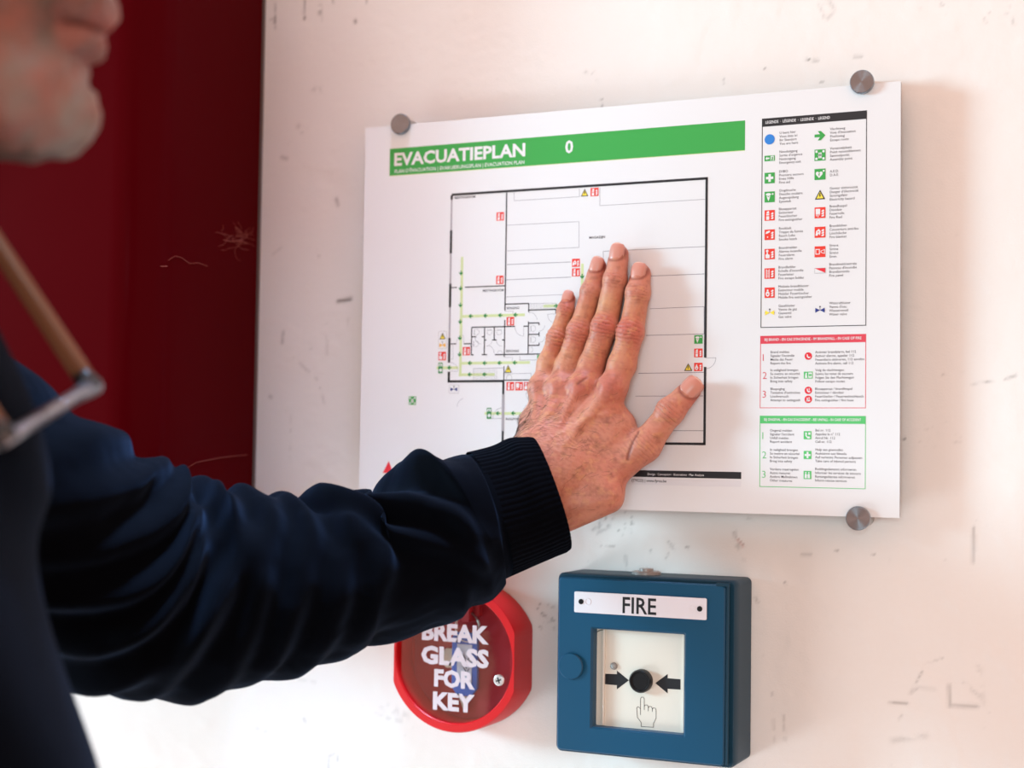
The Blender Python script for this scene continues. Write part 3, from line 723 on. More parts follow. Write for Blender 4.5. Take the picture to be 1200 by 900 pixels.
instructions(890.5, 487.5, 1014.7, 487.2, 5.4, 1014.3, 573.3, 'mint', "BIJ ONGEVAL - EN CAS D'ACCIDENT - BEI UNFALL - IN CASE OF ACCIDENT", [
    (511, "Ongeval melden\nSignaler l'accident\nUnfall melden\nReport accident", [('phone', 946.4, 510, 5.4, 5.6)], 'Bel nr. 112\nAppelez le n° 112\nAnruf Nr. 112\nCall nr. 112'),
    (533.6, 'In veiligheid brengen\nSe mettre en sécurité\nIn Sicherheit bringen\nBring into safety', [('cross_mint', 946.4, 533.2, 5.4, 5.6)], 'Hulp aan gewonden\nAssistance aux blessés\nAuf verletzte Personen aufpassen\nTake care of injured persons'),
    (556.3, 'Verdere maatregelen\nAutre mesures\nAndere Maßnahmen\nOther measures', [('people', 946.3, 556.6, 5.4, 5.6)], 'Reddingsdiensten informeren\nInformer les services de secours\nRettungsdienste informieren\nInform rescue services')], 'accident_instructions')

# ------------------------------------------------------------------ wall standoffs
m_steel = bpy.data.materials.new('brushed_steel'); m_steel.use_nodes = True
nt = m_steel.node_tree; b = nt.nodes['Principled BSDF']
b.inputs['Base Color'].default_value = (0.24, 0.27, 0.31, 1); b.inputs['Metallic'].default_value = 1.0
b.inputs['Roughness'].default_value = 0.22; b.inputs['Anisotropic'].default_value = 0.85
tg = nt.nodes.new('ShaderNodeTangent'); tg.direction_type = 'RADIAL'; tg.axis = 'Y'
nt.links.new(tg.outputs['Tangent'], b.inputs['Tangent'])
steel_plain = mat('steel_barrel', (.42, .40, .39), .28, 1.0)
def standoff(u, v, label):
    c = P(u, v, BY - .004)
    t = thing('wall_standoff', label, 'standoff', (c[0], 0, c[2]), 'steel standoffs at the board corners')
    mb = MB(); mb.loft(disc_rings((c[0], BY, c[2]), [(.0062, .0220), (.0062, 0.0034)], 32)); mb.loft(disc_rings((c[0], BY, c[2]), [(.0048, .0034), (.0048, -.0003)], 24)); mb.build('barrel', steel_plain, t, smooth=False)
    mb = MB(); mb.loft(disc_rings((c[0], BY, c[2]), [(.0078, -.0002), (.0082, -.0006), (.0082, -.0034), (.0076, -.0041)], 64))
    o = mb.build('cap', m_steel, t); return t
standoff(468, 145, 'round steel standoff gripping the top left edge of the plan board')
standoff(1009.5, 95.5, 'round steel standoff gripping the top right edge of the plan board')
standoff(1005, 607.5, 'round steel standoff gripping the bottom right edge of the plan board')
# ------------------------------------------------------------------ emergency key box
KY = -0.034                                           # front rim plane
kl, kr = P(461.5, 772, KY), P(602.5, 772, KY)
kb = P(541, 860, KY)
kcx = (kl[0] + kr[0]) / 2; kfl = (kr[0] - kl[0]) / 2
kcz = (P(461.5, 772, KY)[2] + P(602.5, 772, KY)[2]) / 2 + .0006
kR = kcz - kb[2]
KC = (kcx, 0, kcz)
m_kred = mat('red_plastic', rgb(208, 8, 18), 0.42, spec=.4)
m_kin = mat('red_plastic_inside', rgb(178, 28, 44), 0.5)
m_gl = bpy.data.materials.new('thin_glass'); m_gl.use_nodes = True
nt = m_gl.node_tree; nt.nodes.remove(nt.nodes['Principled BSDF'])
g1 = nt.nodes.new('ShaderNodeBsdfTransparent'); g1.inputs['Color'].default_value = (.93, .95, .95, 1)
g2 = nt.nodes.new('ShaderNodeBsdfGlossy'); g2.inputs['Roughness'].default_value = .04
ms = nt.nodes.new('ShaderNodeMixShader')
ms.inputs['Fac'].default_value = .045; nt.links.new(g1.outputs[0], ms.inputs[1]); nt.links.new(g2.outputs[0], ms.inputs[2])
nt.links.new(ms.outputs[0], nt.nodes['Material Output'].inputs['Surface'])
key = thing('key_box', 'round red emergency key box with glass front and flattened sides, under the forearm', 'key box', (kcx, 0, kcz))
rin = kR * .875
mb = MB()
mb.loft(disc_rings(KC, [(kR * 1.0, -0.0012), (kR * 1.0, KY + .0016), (kR * .985, KY), (rin + .0008, KY), (rin, KY + .0010), (rin, -0.008)], 96, flat=kfl), cap0=True, cap1=True)
o = mb.build('housing', m_kred, key, smooth=True)
md = o.modifiers.new('edge', 'EDGE_SPLIT'); md.split_angle = math.radians(28)
mb = MB(); mb.loft(disc_rings(KC, [(rin * .995, -.0100), (rin * .995, -.0086)], 64, flat=kfl * .9)); mb.build('back_plate', m_kin, key)
mb = MB(); mb.loft(disc_rings(KC, [(rin * .998, KY + .0040), (rin * .998, KY + .0026)], 96, flat=kfl * .9)); mb.build('glass_pane', m_gl, key)
gy = KY + .0026
o_k = (0, 0, gy - .0001)
m_kt = mat('white_lettering', (.66, .55, .59), .5)
def ktext(s_, u, vb, h, u1):
    p, q = P(u, vb, gy), P(u1, vb, gy)
    text('glass_lettering', s_, key, p[0] * 1000, -p[2] * 1000, height=h, width=(q[0] - p[0]) * 1000, ink=m_kt, bold=.048, o=(0, 0, gy), lay=2)
kh = 13.6
ktext('BREAK', 494.5, 748.5, kh, 573); ktext('GLASS', 493.5, 776, kh + .5, 573); ktext('FOR', 508.7, 803, kh, 556.5); ktext('KEY', 507.2, 830, kh, 556.5)
# screw in the glass
p = P(585.3, 797, gy); mb = MB(); mb.loft(disc_rings((p[0], gy, p[2]), [(.0042, -.0001), (.0042, -.0012), (.0033, -.0017)], 32)); sw = mb.build('screw', mat('bright_steel', (.75, .75, .75), .3, .6), key)
mb = MB()
for a in (.35, .35 + math.pi / 2):
    d = np.array([math.cos(a), 0, math.sin(a)]) * .0023; n_ = np.array([-math.sin(a), 0, math.cos(a)]) * .00055
    c0 = np.array([p[0], gy - .00175, p[2]]); mb.add([c0 - d - n_, c0 + d - n_, c0 + d + n_, c0 - d + n_], [(0, 1, 2, 3)])
mb.build('screw_slot', mat('slot_black', (.012, .012, .012), .6), sw)
# key on its hook, with a blue tag (a thing that hangs in the box)
m_blue = mat('blue_plastic', rgb(24, 96, 190), .4); m_hook = mat('hook_red', rgb(190, 60, 70), .5)
hk = P(548, 716, -.018); mb = MB(); mb.box((hk[0] - .0035, -.022, hk[2] - .008), (hk[0] + .0035, -.0086, hk[2] + .010)); mb.box((hk[0] + .004, -.016, hk[2] - .004), (hk[0] + .0085, -.0086, hk[2] + .010)); mb.build('hook', m_hook, key, bevel=.001)
tg_c = P(545.5, 778, -.017)
tag_ = thing('key_tag', 'blue key tag with white paper insert hanging inside the red key box', 'key tag', tuple(tg_c))
w, h = .0108, .0240
mb = MB(); prof = []
for x, z in ((-w, -h + .006), (-w + .005, -h), (w - .005, -h), (w, -h + .006), (w, h - .004), (w - .004, h), (-w + .004, h), (-w, h - .004)): prof.append((x, z))
mb.loft([[(tg_c[0] + x, y, tg_c[2] + z) for x, z in prof] for y in (-.0155, -.0190)])
mb.build('tag_body', m_blue, tag_, bevel=.0005)
mb = MB(); mb.box((tg_c[0] - .0062, -.0193, tg_c[2] - .014), (tg_c[0] + .0064, -.01895, tg_c[2] + .015)); mb.build('paper_insert', mat('paper_white', rgb(205, 205, 220), .6), tag_)
mb = MB()
for z, dx in ((.004, .003), (-.001, .002), (-.004, .0035)): mb.loft(tube([(tg_c[0] - dx + .002, -.0195, tg_c[2] + z + .003), (tg_c[0] + .002, -.0195, tg_c[2] + z - .002), (tg_c[0] + dx + .001, -.0195, tg_c[2] + z + .001)], .0003, 4))
mb.build('pencil_mark', mat('pencil', rgb(70, 70, 90), .7), tag_)
rc = np.array([hk[0], -.0170, hk[2] - .012])
def ring_pts(c, r, n=24): return [c + np.array([r * math.cos(2 * math.pi * i / n), 0, r * 1.15 * math.sin(2 * math.pi * i / n)]) for i in range(n + 1)]
mb = MB(); mb.loft(tube(ring_pts(rc, .0098), .0007, 6)); mb.loft(tube(ring_pts(rc + [0, -.0015, 0], .0098), .0007, 6)); mb.build('split_ring', mat('nickel', (.6, .58, .55), .3, 1), tag_)
kk = P(527, 771, -.013)
ky = thing('steel_key', 'small steel key behind the blue tag in the red key box', 'key', tuple(kk))
mb = MB(); prof = [(-.005, -.005), (-.003, -.0075), (.004, -.0075), (.006, -.004), (.006, .005), (.004, .0075), (-.003, .0075), (-.005, .005)]
mb.loft([[(kk[0] + x, y, kk[2] + z) for x, z in prof] for y in (-.0118, -.0138)]); mb.build('bow', mat('key_steel', (.62, .58, .52), .35, .9), ky, bevel=.0004)
k2 = P(543.5, 817, -.013)
mb = MB(); mb.loft([[(k2[0] + x, y, k2[2] + z) for x, z in ((-.0034, .026), (.0034, .026), (.0034, -.004), (.0018, -.009), (.0006, -.0095), (-.001, -.007), (-.0016, -.0052), (-.0034, -.002))] for y in (-.0118, -.0138)])
mb.build('blade', MATS['key_steel'], ky)

# ------------------------------------------------------------------ fire call point
CY = -0.044                                           # front face plane of the hinged cover
m_teal = mat('petrol_blue_plastic', rgb(8, 72, 104), 0.40, spec=.4, bump=(900, .12, .0003))
m_teal2 = mat('petrol_blue_plastic_box', rgb(8, 52, 72), 0.48, spec=.35, bump=(900, .12, .0003))
cl_, cr_ = P(651, 780, CY)[0], P(853, 780, CY)[0]
ct_, cb_ = P(750, 677.5, CY)[2], P(750, 890, CY)[2]
call = thing('fire_call_point', 'square petrol-blue manual fire call point with black push button, below the plan board', 'call point', ((cl_ + cr_) / 2, 0, cb_))
mb = MB()
def rrect(x0, x1, z0, z1, r, y, n=6):
    pts = []
    for cx, cz, a0 in ((x1 - r, z1 - r, 0), (x0 + r, z1 - r, 90), (x0 + r, z0 + r, 180), (x1 - r, z0 + r, 270)):
        for i in range(n): a = math.radians(a0 + 90 * i / (n - 1)); pts.append((cx + r * math.cos(a), y, cz + r * math.sin(a)))
    return pts
cr2 = cr_ + .0042
mb.loft([rrect(cl_ - .0003, cr2, cb_ - .0005, ct_ + .001, .004, y) for y in (-.0012, -.030, CY + .0048)] + [rrect(cl_ + .0003, cr2 - .001, cb_ + .0002, ct_ + .0002, .004, CY + .0030), rrect(cl_ + .004, cr2 - .004, cb_ + .004, ct_ - .004, .003, CY + .0035), rrect(cl_ + .004, cr2 - .004, cb_ + .004, ct_ - .004, .003, CY + .0112)])
o = mb.build('back_box', m_teal2, call, smooth=True); md = o.modifiers.new('e', 'EDGE_SPLIT'); md.split_angle = math.radians(35)
# cover: a frame with a window
wl_, wr_ = P(692, 770, CY)[0], P(803.5, 790, CY)[0]
wt_, wb_ = P(750, 738, CY)[2], P(750, 859.5, CY)[2]
yf, yb = CY, CY + .0036
cx0, cx1, cz0, cz1 = cl_ + .0014, cr_ - .0022, cb_ + .0010, ct_ - .0018
mb = MB()
outer_f = rrect(cx0 + .0012, cx1 - .001, cz0 + .001, cz1 - .001, .0025, yf); outer_m = rrect(cx0, cx1, cz0, cz1, .0030, yf + .0012); outer_b = rrect(cx0, cx1, cz0, cz1, .0030, yb)
win_f = rrect(wl_, wr_, wb_, wt_, .0012, yf); win_m = rrect(wl_ + .0014, wr_ - .0014, wb_ + .0014, wt_ - .0014, .001, yf + .0016); win_b = rrect(wl_ + .0016, wr_ - .0016, wb_ + .0016, wt_ - .0016, .001, yb + .007)
mb.loft([outer_b, outer_m, outer_f, win_f, win_m, win_b], False, False)
o = mb.build('cover', m_teal, call, smooth=True); md = o.modifiers.new('e', 'EDGE_SPLIT'); md.split_angle = math.radians(30)
# raised line on the cover's right and the hinge step at the top
mb = MB(); mb.box((cr_ - .0019, CY + .0008, cb_ + .002), (cr_ + .0004, CY + .0036, ct_ - .0015)); mb.build('hinge_strip', m_teal2, call, bevel=.0006)
h0 = P(839, 686, CY); mb = MB(); mb.box((h0[0], CY - .0004, ct_ - .0030), (cr_ + .0006, CY + .0036, ct_ - .0004)); mb.build('hinge_step', m_teal2, call, bevel=.0004)
# white front panel
m_panel = mat('warm_white_plastic', rgb(226, 220, 208), .45)
yp = CY + .0085
mb = MB(); mb.box((wl_ - .001, yp, wb_ - .001), (wr_ + .001, yp + .002, wt_ + .001)); panel = mb.build('front_panel', m_panel, call)
mb = MB(); x = P(707, 790, yp)[0]; mb.box((x, yp - .0022, wb_ + .0018), (x + .0016, yp, wt_ - .0018)); mb.build('panel_rib', m_panel, panel, bevel=.0004); mb = MB(); mb.box((wr_ - .0046, yp - .0016, wb_ + .0018), (wr_ - .0032, yp, wt_ - .0018)); mb.build('panel_rib', m_panel, panel, bevel=.0004)
m_blk = mat('black_plastic', (.010, .010, .011), .32)
bc = P(752.5, 797.5, yp)
mb = MB(); mb.loft(disc_rings((bc[0], yp, bc[2]), [(.0082, -.0001), (.0082, -.0045), (.0074, -.0056), (.0066, -.0056), (.0062, -.0048)], 48)); o = mb.build('push_button', m_blk, call, smooth=True); md = o.modifiers.new('e', 'EDGE_SPLIT'); md.split_angle = math.radians(40)
lc = P(719.5, 780.5, yp); mb = MB(); mb.loft(disc_rings((lc[0], yp, lc[2]), [(.0027, -.0001), (.0024, -.0012), (.0012, -.0022)], 24)); mb.build('indicator_lamp', mat('grey_lens', rgb(150, 148, 146), .25), call, smooth=True)
# arrows and the pointing hand
class PrintY(Print): pass
def cp(u, v): p = P(u, v, yp); return (p[0] * 1000, -p[2] * 1000)
pr = Print(0, 0, yp)
A1 = [(709, 789.5), (723, 790), (723, 785.8), (737, 797.2), (723, 807.8), (723, 803), (709, 801.8)]
A2 = [(768, 796.5), (782, 789), (782, 793.8), (797.5, 794.5), (797.5, 808), (782, 806.8), (782, 812)]
A2 = [(768, 800.5), (782.5, 789.8), (782.5, 794.8), (797.5, 796), (797.5, 808.2), (782.5, 807.2), (782.5, 812.6)]
for A_ in (A1, A2):
    pts = [cp(*p) for p in A_]
    hd = [pts[1], pts[2], pts[3], pts[4], pts[5]] if A_ is A1 else [pts[6], pts[5], pts[2], pts[1], pts[0]]
    if A_ is A1: pr.poly([pts[0], pts[1], pts[5], pts[6]], 'black', 2); pr.poly([pts[2], pts[3], pts[4]], 'black', 2)
    else: pr.poly([pts[2], pts[3], pts[4], pts[5]], 'black', 2); pr.poly([pts[1], pts[0], pts[6]], 'black', 2)
pr.build('arrow_marks', call)
def Z6(u, v): return cp(630 + u / 3.6, 650 + v / 3.6)
pr = Print(0, 0, yp)
hand_out = [(434, 676), (434, 608), (438, 601), (446, 601), (450, 608), (450, 655)]
pr.path([Z6(*p) for p in hand_out], .34, 'black', 2)
pr.path([Z6(*p) for p in [(450, 640), (454, 634), (463, 634), (467, 641), (467, 660)]], .34, 'black', 2)
pr.path([Z6(*p) for p in [(467, 648), (471, 640), (480, 641), (484, 648), (484, 662)]], .34, 'black', 2)
pr.path([Z6(*p) for p in [(484, 652), (489, 646), (497, 648), (500, 655), (500, 690), (489, 712), (489, 728), (437, 725), (437, 708), (421, 686), (418, 646), (423, 641), (430, 645), (434, 652)]], .34, 'black', 2)
pr.build('pointing_hand_symbol', call)
pr = Print(0, 0, yp); pr.path([Z6(*p) for p in [(238, 332), (262, 320), (284, 316)]], .6, 'black', 2); pr.build('panel_wire', call)
# name plate
m_plate = mat('white_plate', rgb(226, 222, 228), .4)
a, c, d, e = P(673.5, 692.5, CY), P(828.5, 701.5, CY), P(828.5, 727, CY), P(673.5, 717, CY)
pz1 = (a[2] + c[2]) / 2; pz0 = (d[2] + e[2]) / 2; px0 = (a[0] + e[0]) / 2; px1 = (c[0] + d[0]) / 2
mb = MB(); mb.loft([rrect(px0, px1, pz0, pz1, .0010, y) for y in (CY, CY - .0011)]); plate = mb.build('name_plate', m_plate, call, bevel=.0003)
yl = CY - .0011
p, q = P(729.5, 718.5, yl), P(769, 720, yl); pt = P(730, 699.5, yl)
text('plate_lettering', 'FIRE', plate, p[0] * 1000, -((p[2] + q[2]) / 2) * 1000, height=(pt[2] - p[2]) * 1000, width=(q[0] - p[0]) * 1000, ink='black', bold=.014, o=(0, 0, yl), lay=2)
for u, v in ((681, 705), (820, 713.5)):
    s_ = P(u, v, yl); mb = MB(); mb.loft(disc_rings((s_[0], yl, s_[2]), [(.0019, .0001), (.0019, -.0004)], 24)); o = mb.build('plate_screw', m_blk, plate)
    mb = MB(); mb.box((s_[0] - .0002, yl - .00055, s_[2] - .0016), (s_[0] + .0002, yl - .00041, s_[2] + .0016))
for u, v in ((689, 705), (811, 713)):
    s_ = P(u, v, yl); mb = MB(); rg = disc_rings((s_[0], yl, s_[2]), [(.0024, .0001), (.0024, -.00025), (.0020, -.00025), (.0019, .0001)], 32); mb.loft(rg, False, False); mb.build('plate_rivet', m_plate, plate, smooth=True)
# lock plug on the left and clear cap on top
lp = P(669.5, 780.5, CY); mb = MB(); mb.loft(disc_rings((lp[0], CY, lp[2]), [(.0095, .0012), (.0095, -.0012), (.0088, -.0020), (.0080, -.0020)], 48)); o = mb.build('lock_plug', m_teal, call, smooth=True); md = o.modifiers.new('e', 'EDGE_SPLIT'); md.split_angle = math.radians(40)
tc_ = P(757.5, 668, -.020); zt = ct_ + .001
m_clear = mat('clear_grey_plastic', rgb(150, 142, 138), .3)
mb = MB()
def zdisc(r, z, n=32, sy=1.0): return [(tc_[0] + r * math.cos(2 * math.pi * i / n), -.020 + sy * r * math.sin(2 * math.pi * i / n), z) for i in range(n)]
mb.loft([zdisc(.0105, zt - .0002), zdisc(.0105, zt + .0018), zdisc(.0095, zt + .0024), zdisc(.0052, zt + .0024), zdisc(.0050, zt + .0042)]); mb.build('top_plug', m_clear, call, label='translucent grey plug on the top side')
# ------------------------------------------------------------------ sculpting with distance fields
def smin(a, b, k):
    h = np.clip(0.5 + 0.5 * (b - a) / k, 0, 1)
    return b + (a - b) * h - k * h * (1 - h)
def smax(a, b, k): return -smin(-a, -b, k)
def caps(p, a, b, ra, rb):
    a = np.asarray(a, np.float32); ba = np.asarray(b, np.float32) - a
    pa = p - a
    h = np.clip(pa @ ba / float(ba @ ba), 0, 1)
    return np.sqrt(((pa - h[:, None] * ba) ** 2).sum(1)) - (ra + (rb - ra) * h)
def flatcaps(p, a, b, ra, rb, nrm, squash):
    """a capsule flattened along nrm (squash < 1 = thinner)"""
    n = np.asarray(nrm, np.float32); n = n / np.linalg.norm(n)
    a = np.asarray(a, np.float32); b = np.asarray(b, np.float32); ba = b - a
    pa = p - a; s = 1 / squash - 1
    pa = pa + np.outer(pa @ n * s, n); ba = ba + n * float(ba @ n) * s
    h = np.clip(pa @ ba / float(ba @ ba), 0, 1)
    return (np.sqrt(((pa - h[:, None] * ba) ** 2).sum(1)) - (ra + (rb - ra) * h)) * (0.5 + 0.5 * squash)
def ell(p, c, r, ax=None):
    q = p - np.asarray(c, np.float32)
    if ax is not None: q = q @ np.asarray(ax, np.float32).T
    r = np.asarray(r, np.float32)
    k0 = np.sqrt(((q / r) ** 2).sum(1)); k1 = np.sqrt(((q / (r * r)) ** 2).sum(1)) + 1e-9
    return k0 * (k0 - 1) / k1
def surface(sdf, lo, hi, h, cf=4):
    """surface-nets mesh of sdf(p)<0, evaluated finely only near the surface"""
    lo = np.asarray(lo, float); hi = np.asarray(hi, float)
    nb = np.ceil((hi - lo) / (h * cf)).astype(int)
    H = h * cf
    cg = np.stack(np.meshgrid(*[np.arange(n) for n in nb], indexing='ij'), -1).reshape(-1, 3)
    cv = sdf((lo + (cg + 0.5) * H - h / 2).astype(np.float32))
    near = np.abs(cv) < H * 1.5
    n = nb * cf
    val = np.repeat(np.repeat(np.repeat(cv.reshape(nb), cf, 0), cf, 1), cf, 2).astype(np.float32)
    off = np.stack(np.meshgrid(*[np.arange(cf)] * 3, indexing='ij'), -1).reshape(-1, 3)
    g = (cg[near][:, None, :] * cf + off[None]).reshape(-1, 3)
    for i in range(0, len(g), 400000):
        gg = g[i:i + 400000]
        val[gg[:, 0], gg[:, 1], gg[:, 2]] = sdf((lo + gg * h).astype(np.float32))
    ins = val < 0
    c = np.zeros(tuple(n - 1), np.int8)
    for dx in (0, 1):
        for dy in (0, 1):
            for dz in (0, 1): c += ins[dx:n[0] - 1 + dx, dy:n[1] - 1 + dy, dz:n[2] - 1 + dz]
    act = np.argwhere((c > 0) & (c < 8))
    cor = [(dx, dy, dz) for dx in (0, 1) for dy in (0, 1) for dz in (0, 1)]
    cvs = np.stack([val[act[:, 0] + a, act[:, 1] + b_, act[:, 2] + d] for a, b_, d in cor], 1)
    acc = np.zeros((len(act), 3)); cnt = np.zeros(len(act))
    for i in range(8):
        for j in range(i + 1, 8):
            if sum(abs(cor[i][k] - cor[j][k]) for k in range(3)) == 1:
                m = (cvs[:, i] < 0) != (cvs[:, j] < 0)
                t = np.where(m, cvs[:, i] / np.where(m, cvs[:, i] - cvs[:, j], 1), 0)
                pt = np.array(cor[i]) + t[:, None] * (np.array(cor[j]) - np.array(cor[i]))
                acc += pt * m[:, None]; cnt += m
    V = lo + (act + acc / cnt[:, None]) * h
    ids = np.full(c.shape, -1, np.int64); ids[tuple(act.T)] = np.arange(len(act))
    Fs = []
    for ax in range(3):
        s0 = [slice(1, n[k] - 1) for k in range(3)]; s1 = list(s0); s0[ax] = slice(0, n[ax] - 1); s1[ax] = slice(1, n[ax])
        A = ins[tuple(s0)]; Bv = ins[tuple(s1)]
        e = np.argwhere(A != Bv)
        inside_first = A[tuple(e.T)]
        base = e.copy()
        for k in range(3):
            if k != ax: base[:, k] += 1
        u, v = [(1, 2), (2, 0), (0, 1)][ax]
        def cell(du, dv):
            q = base.copy(); q[:, u] -= du; q[:, v] -= dv; return ids[tuple(q.T)]
        quad = np.stack([cell(1, 1), cell(0, 1), cell(0, 0), cell(1, 0)], 1)
        quad[~inside_first] = quad[~inside_first][:, ::-1]
        Fs.append(quad)
    F = np.concatenate(Fs); F = F[(F >= 0).all(1)]
    return V, F
def grad(sdf, V, e=0.0006):
    V = V.astype(np.float32); G_ = np.zeros((len(V), 3))
    for k in range(3):
        d = np.zeros(3, np.float32); d[k] = e
        G_[:, k] = sdf(V + d) - sdf(V - d)
    return G_ / (np.linalg.norm(G_, axis=1, keepdims=True) + 1e-9)
def n3(V, f, seed):
    """3-D value noise 0..1"""
    a = vnoise(V[:, 0] * f + V[:, 1] * f * .71, V[:, 2] * f - V[:, 1] * f * .53, seed)
    b_ = vnoise(V[:, 2] * f * .93 + 17, V[:, 1] * f * 1.3 - V[:, 0] * f * .4, seed + 5)
    return (a + b_) / 2

# ------------------------------------------------------------------ the man's left hand, flat on the board
def HZ(u, v, h): return P(590 + u / 4.615, 270 + v / 4.615, BY - h)      # read off an enlarged crop, h = height over the board
def H4(u, v, h): return P(590 + u / 4.615, 430 + v / 4.615, BY - h)
def pxr(r, p): return r / 4.615 * depth_of(p) / FPX
FING = {}
def finger(name, pts, hts, rad):
    J = [HZ(u, v, h) for (u, v), h in zip(pts, hts)]
    FING[name] = (J, [pxr(r, j) for r, j in zip(rad, J)])
#            tip          DIP         PIP         web          knuckle
finger('little', [(352, 372), (338, 432), (290, 580), (240, 720), (205, 850)], [.0070, .0085, .0105, .0125, .0160], [38, 44, 50, 55, 52])
finger('ring', [(512, 196), (476, 330), (412, 545), (345, 735), (310, 850)], [.0075, .0092, .0120, .0140, .0190], [46, 56, 64, 65, 62])
finger('middle', [(624, 130), (605, 268), (550, 522), (475, 735), (432, 840)], [.0078, .0098, .0130, .0150, .0205], [53, 63, 70, 70, 64])
finger('index', [(742, 236), (728, 338), (690, 553), (640, 730), (592, 850)], [.0076, .0096, .0128, .0150, .0195], [56, 65, 72, 74, 66])
TH = [H4(1012, 122, .0095), H4(905, 240, .0135), H4(765, 425, .0195), H4(540, 610, .026)]
THR = [pxr(r, j) for r, j in zip([60, 76, 82, 92], TH)]
WR = [H4(195, 520, .034), H4(230, 570, .036), H4(310, 640, .034)]
FA = [H4(20, 650, .052), H4(90, 720, .052)]
def hand_sdf(p):
    d = None
    KN = []
    parts = []
    for nme in ('little', 'ring', 'middle', 'index'):
        J, R_ = FING[nme]
        f = caps(p, J[0], J[1], R_[0], R_[1])
        f = smin(f, caps(p, J[1], J[2], R_[1] * .97, R_[2] * .95), .003)
        f = smin(f, caps(p, J[2], J[3], R_[2] * .95, R_[3]), .003)
        nrm = np.array([0, -1, 0.])
        f = smin(f, ell(p, J[2] + nrm * R_[2] * .30, (R_[2] * .95, R_[2] * .85, R_[2] * .95)), .004)
        f = smin(f, ell(p, J[1] + nrm * R_[1] * .18, (R_[1] * .92, R_[1] * .85, R_[1] * .92)), .003)
        f = smin(f, caps(p, J[3], J[4], R_[3], R_[4]), .004)
        parts.append(f); KN.append((J, R_))
    d = parts[0]
    for f in parts[1:]: d = smin(d, f, .0012)
    palm = None
    for i, (J, R_) in enumerate(KN):
        w = WR[min(i, 2)] if i < 2 else WR[i - 1]
        w = [WR[0], WR[0] * .5 + WR[1] * .5, WR[1], WR[1] * .4 + WR[2] * .6][i]
        nrm = np.array([0, 1, 0.])
        c = caps(p, J[4] + nrm * .002, w, R_[4] * 1.06, .0165)
        palm = c if palm is None else smin(palm, c, .010)
    palm = smin(palm, caps(p, H4(610, 330, .015), H4(480, 560, .024), .0150, .0170), .012)     # flesh between thumb and index
    palm = smin(palm, caps(p, H4(168, 300, .012), H4(185, 470, .022), .0120, .0150), .010)     # little finger side
    d = smin(d, palm, .007)
    t = caps(p, TH[0], TH[1], THR[0] * .98, THR[1] * .96)
    t = smin(t, caps(p, TH[1], TH[2], THR[1] * .90, THR[2]), .004)
    t = smin(t, ell(p, TH[1] + np.array([0, -.0025, 0]), (THR[1] * .98, THR[1] * .9, THR[1] * .98)), .003)
    t = smin(t, caps(p, TH[2], TH[3], THR[2], THR[3]), .006)
    d = smin(d, t, .007)
    wst = flatcaps(p, WR[1], FA[1] * .5 + FA[0] * .5, .0300, .0300, (0.15, -1, 0.1), .72)
    d = smin(d, wst, .016)
    d = smin(d, caps(p, H4(560, 700, .030), H4(330, 800, .038), .0125, .0125), .010)          # radial side of the wrist
    # knuckles and tendons
    for i, (J, R_) in enumerate(KN):
        up = np.array([0, -1, 0.])
        d = smin(d, ell(p, J[4] + up * (R_[4] * .62), (.0085, .0066, .0085)), .0055)
        w = [WR[0] + np.array([.004, 0, .0]), WR[0] * .5 + WR[1] * .5, WR[1], WR[1] * .6 + WR[2] * .4][i]
        q = J[4] * .30 + w * .70
        d = smin(d, caps(p, J[4] + up * (R_[4] * .96), q + up * .0165, .0019, .0012), .0055)
    # furrows between the knuckles
    for i in range(3):
        a = KN[i][0][3] * .5 + KN[i + 1][0][3] * .5; b_ = (KN[i][0][4] + KN[i + 1][0][4]) / 2; c_ = b_ + (b_ - a) * 1.5
        d = smax(d, -caps(p, b_ + np.array([0, -.0195, 0]), c_ + np.array([0, -.0225, 0]), .0035, .0015), .006)
    d = smax(d, p[:, 1] - (BY - .0002), .0025)          # pressed flat where it touches the board
    return d
allp = np.array([j for J, _ in FING.values() for j in J] + TH + WR + FA)
lo = allp.min(0) - .036; hi = allp.max(0) + .036; hi[1] = BY + .004
HV, HF = surface(hand_sdf, lo, hi, .00075)
HN = grad(hand_sdf, HV)

# creases, knuckle wrinkles, skin lines: displacement along the normal
disp = np.zeros(len(HV)); redn = np.zeros(len(HV)); pale = np.zeros(len(HV))
dors = np.clip(-HN[:, 1] * 1.6, 0, 1)
def wrinkles(c, ax, sig, lam, amp, rad, red=0.0, ph=0.0):
    ax = ax / np.linalg.norm(ax); q = HV - c; t = q @ ax
    r2 = (q ** 2).sum(1) - t * t
    wob = (n3(HV, 260, 71) - .5) * 2.2 + (n3(HV, 700, 75) - .5) * .8
    side = np.sqrt(np.maximum(r2, 0))
    w = np.exp(-(t / sig) ** 2) * np.exp(-(np.sqrt(np.maximum(r2, 0)) / rad) ** 4) * dors
    bend = (side / rad) ** 2 * .0016
    global disp, redn
    disp -= amp * w * (np.abs(np.sin(math.pi * (t + np.sign(t) * bend) / lam + wob + ph)) ** .6 * -1 + .55) * 1.0
    redn += red * np.exp(-((HV - c) ** 2).sum(1) / (sig * 1.3) ** 2) * dors
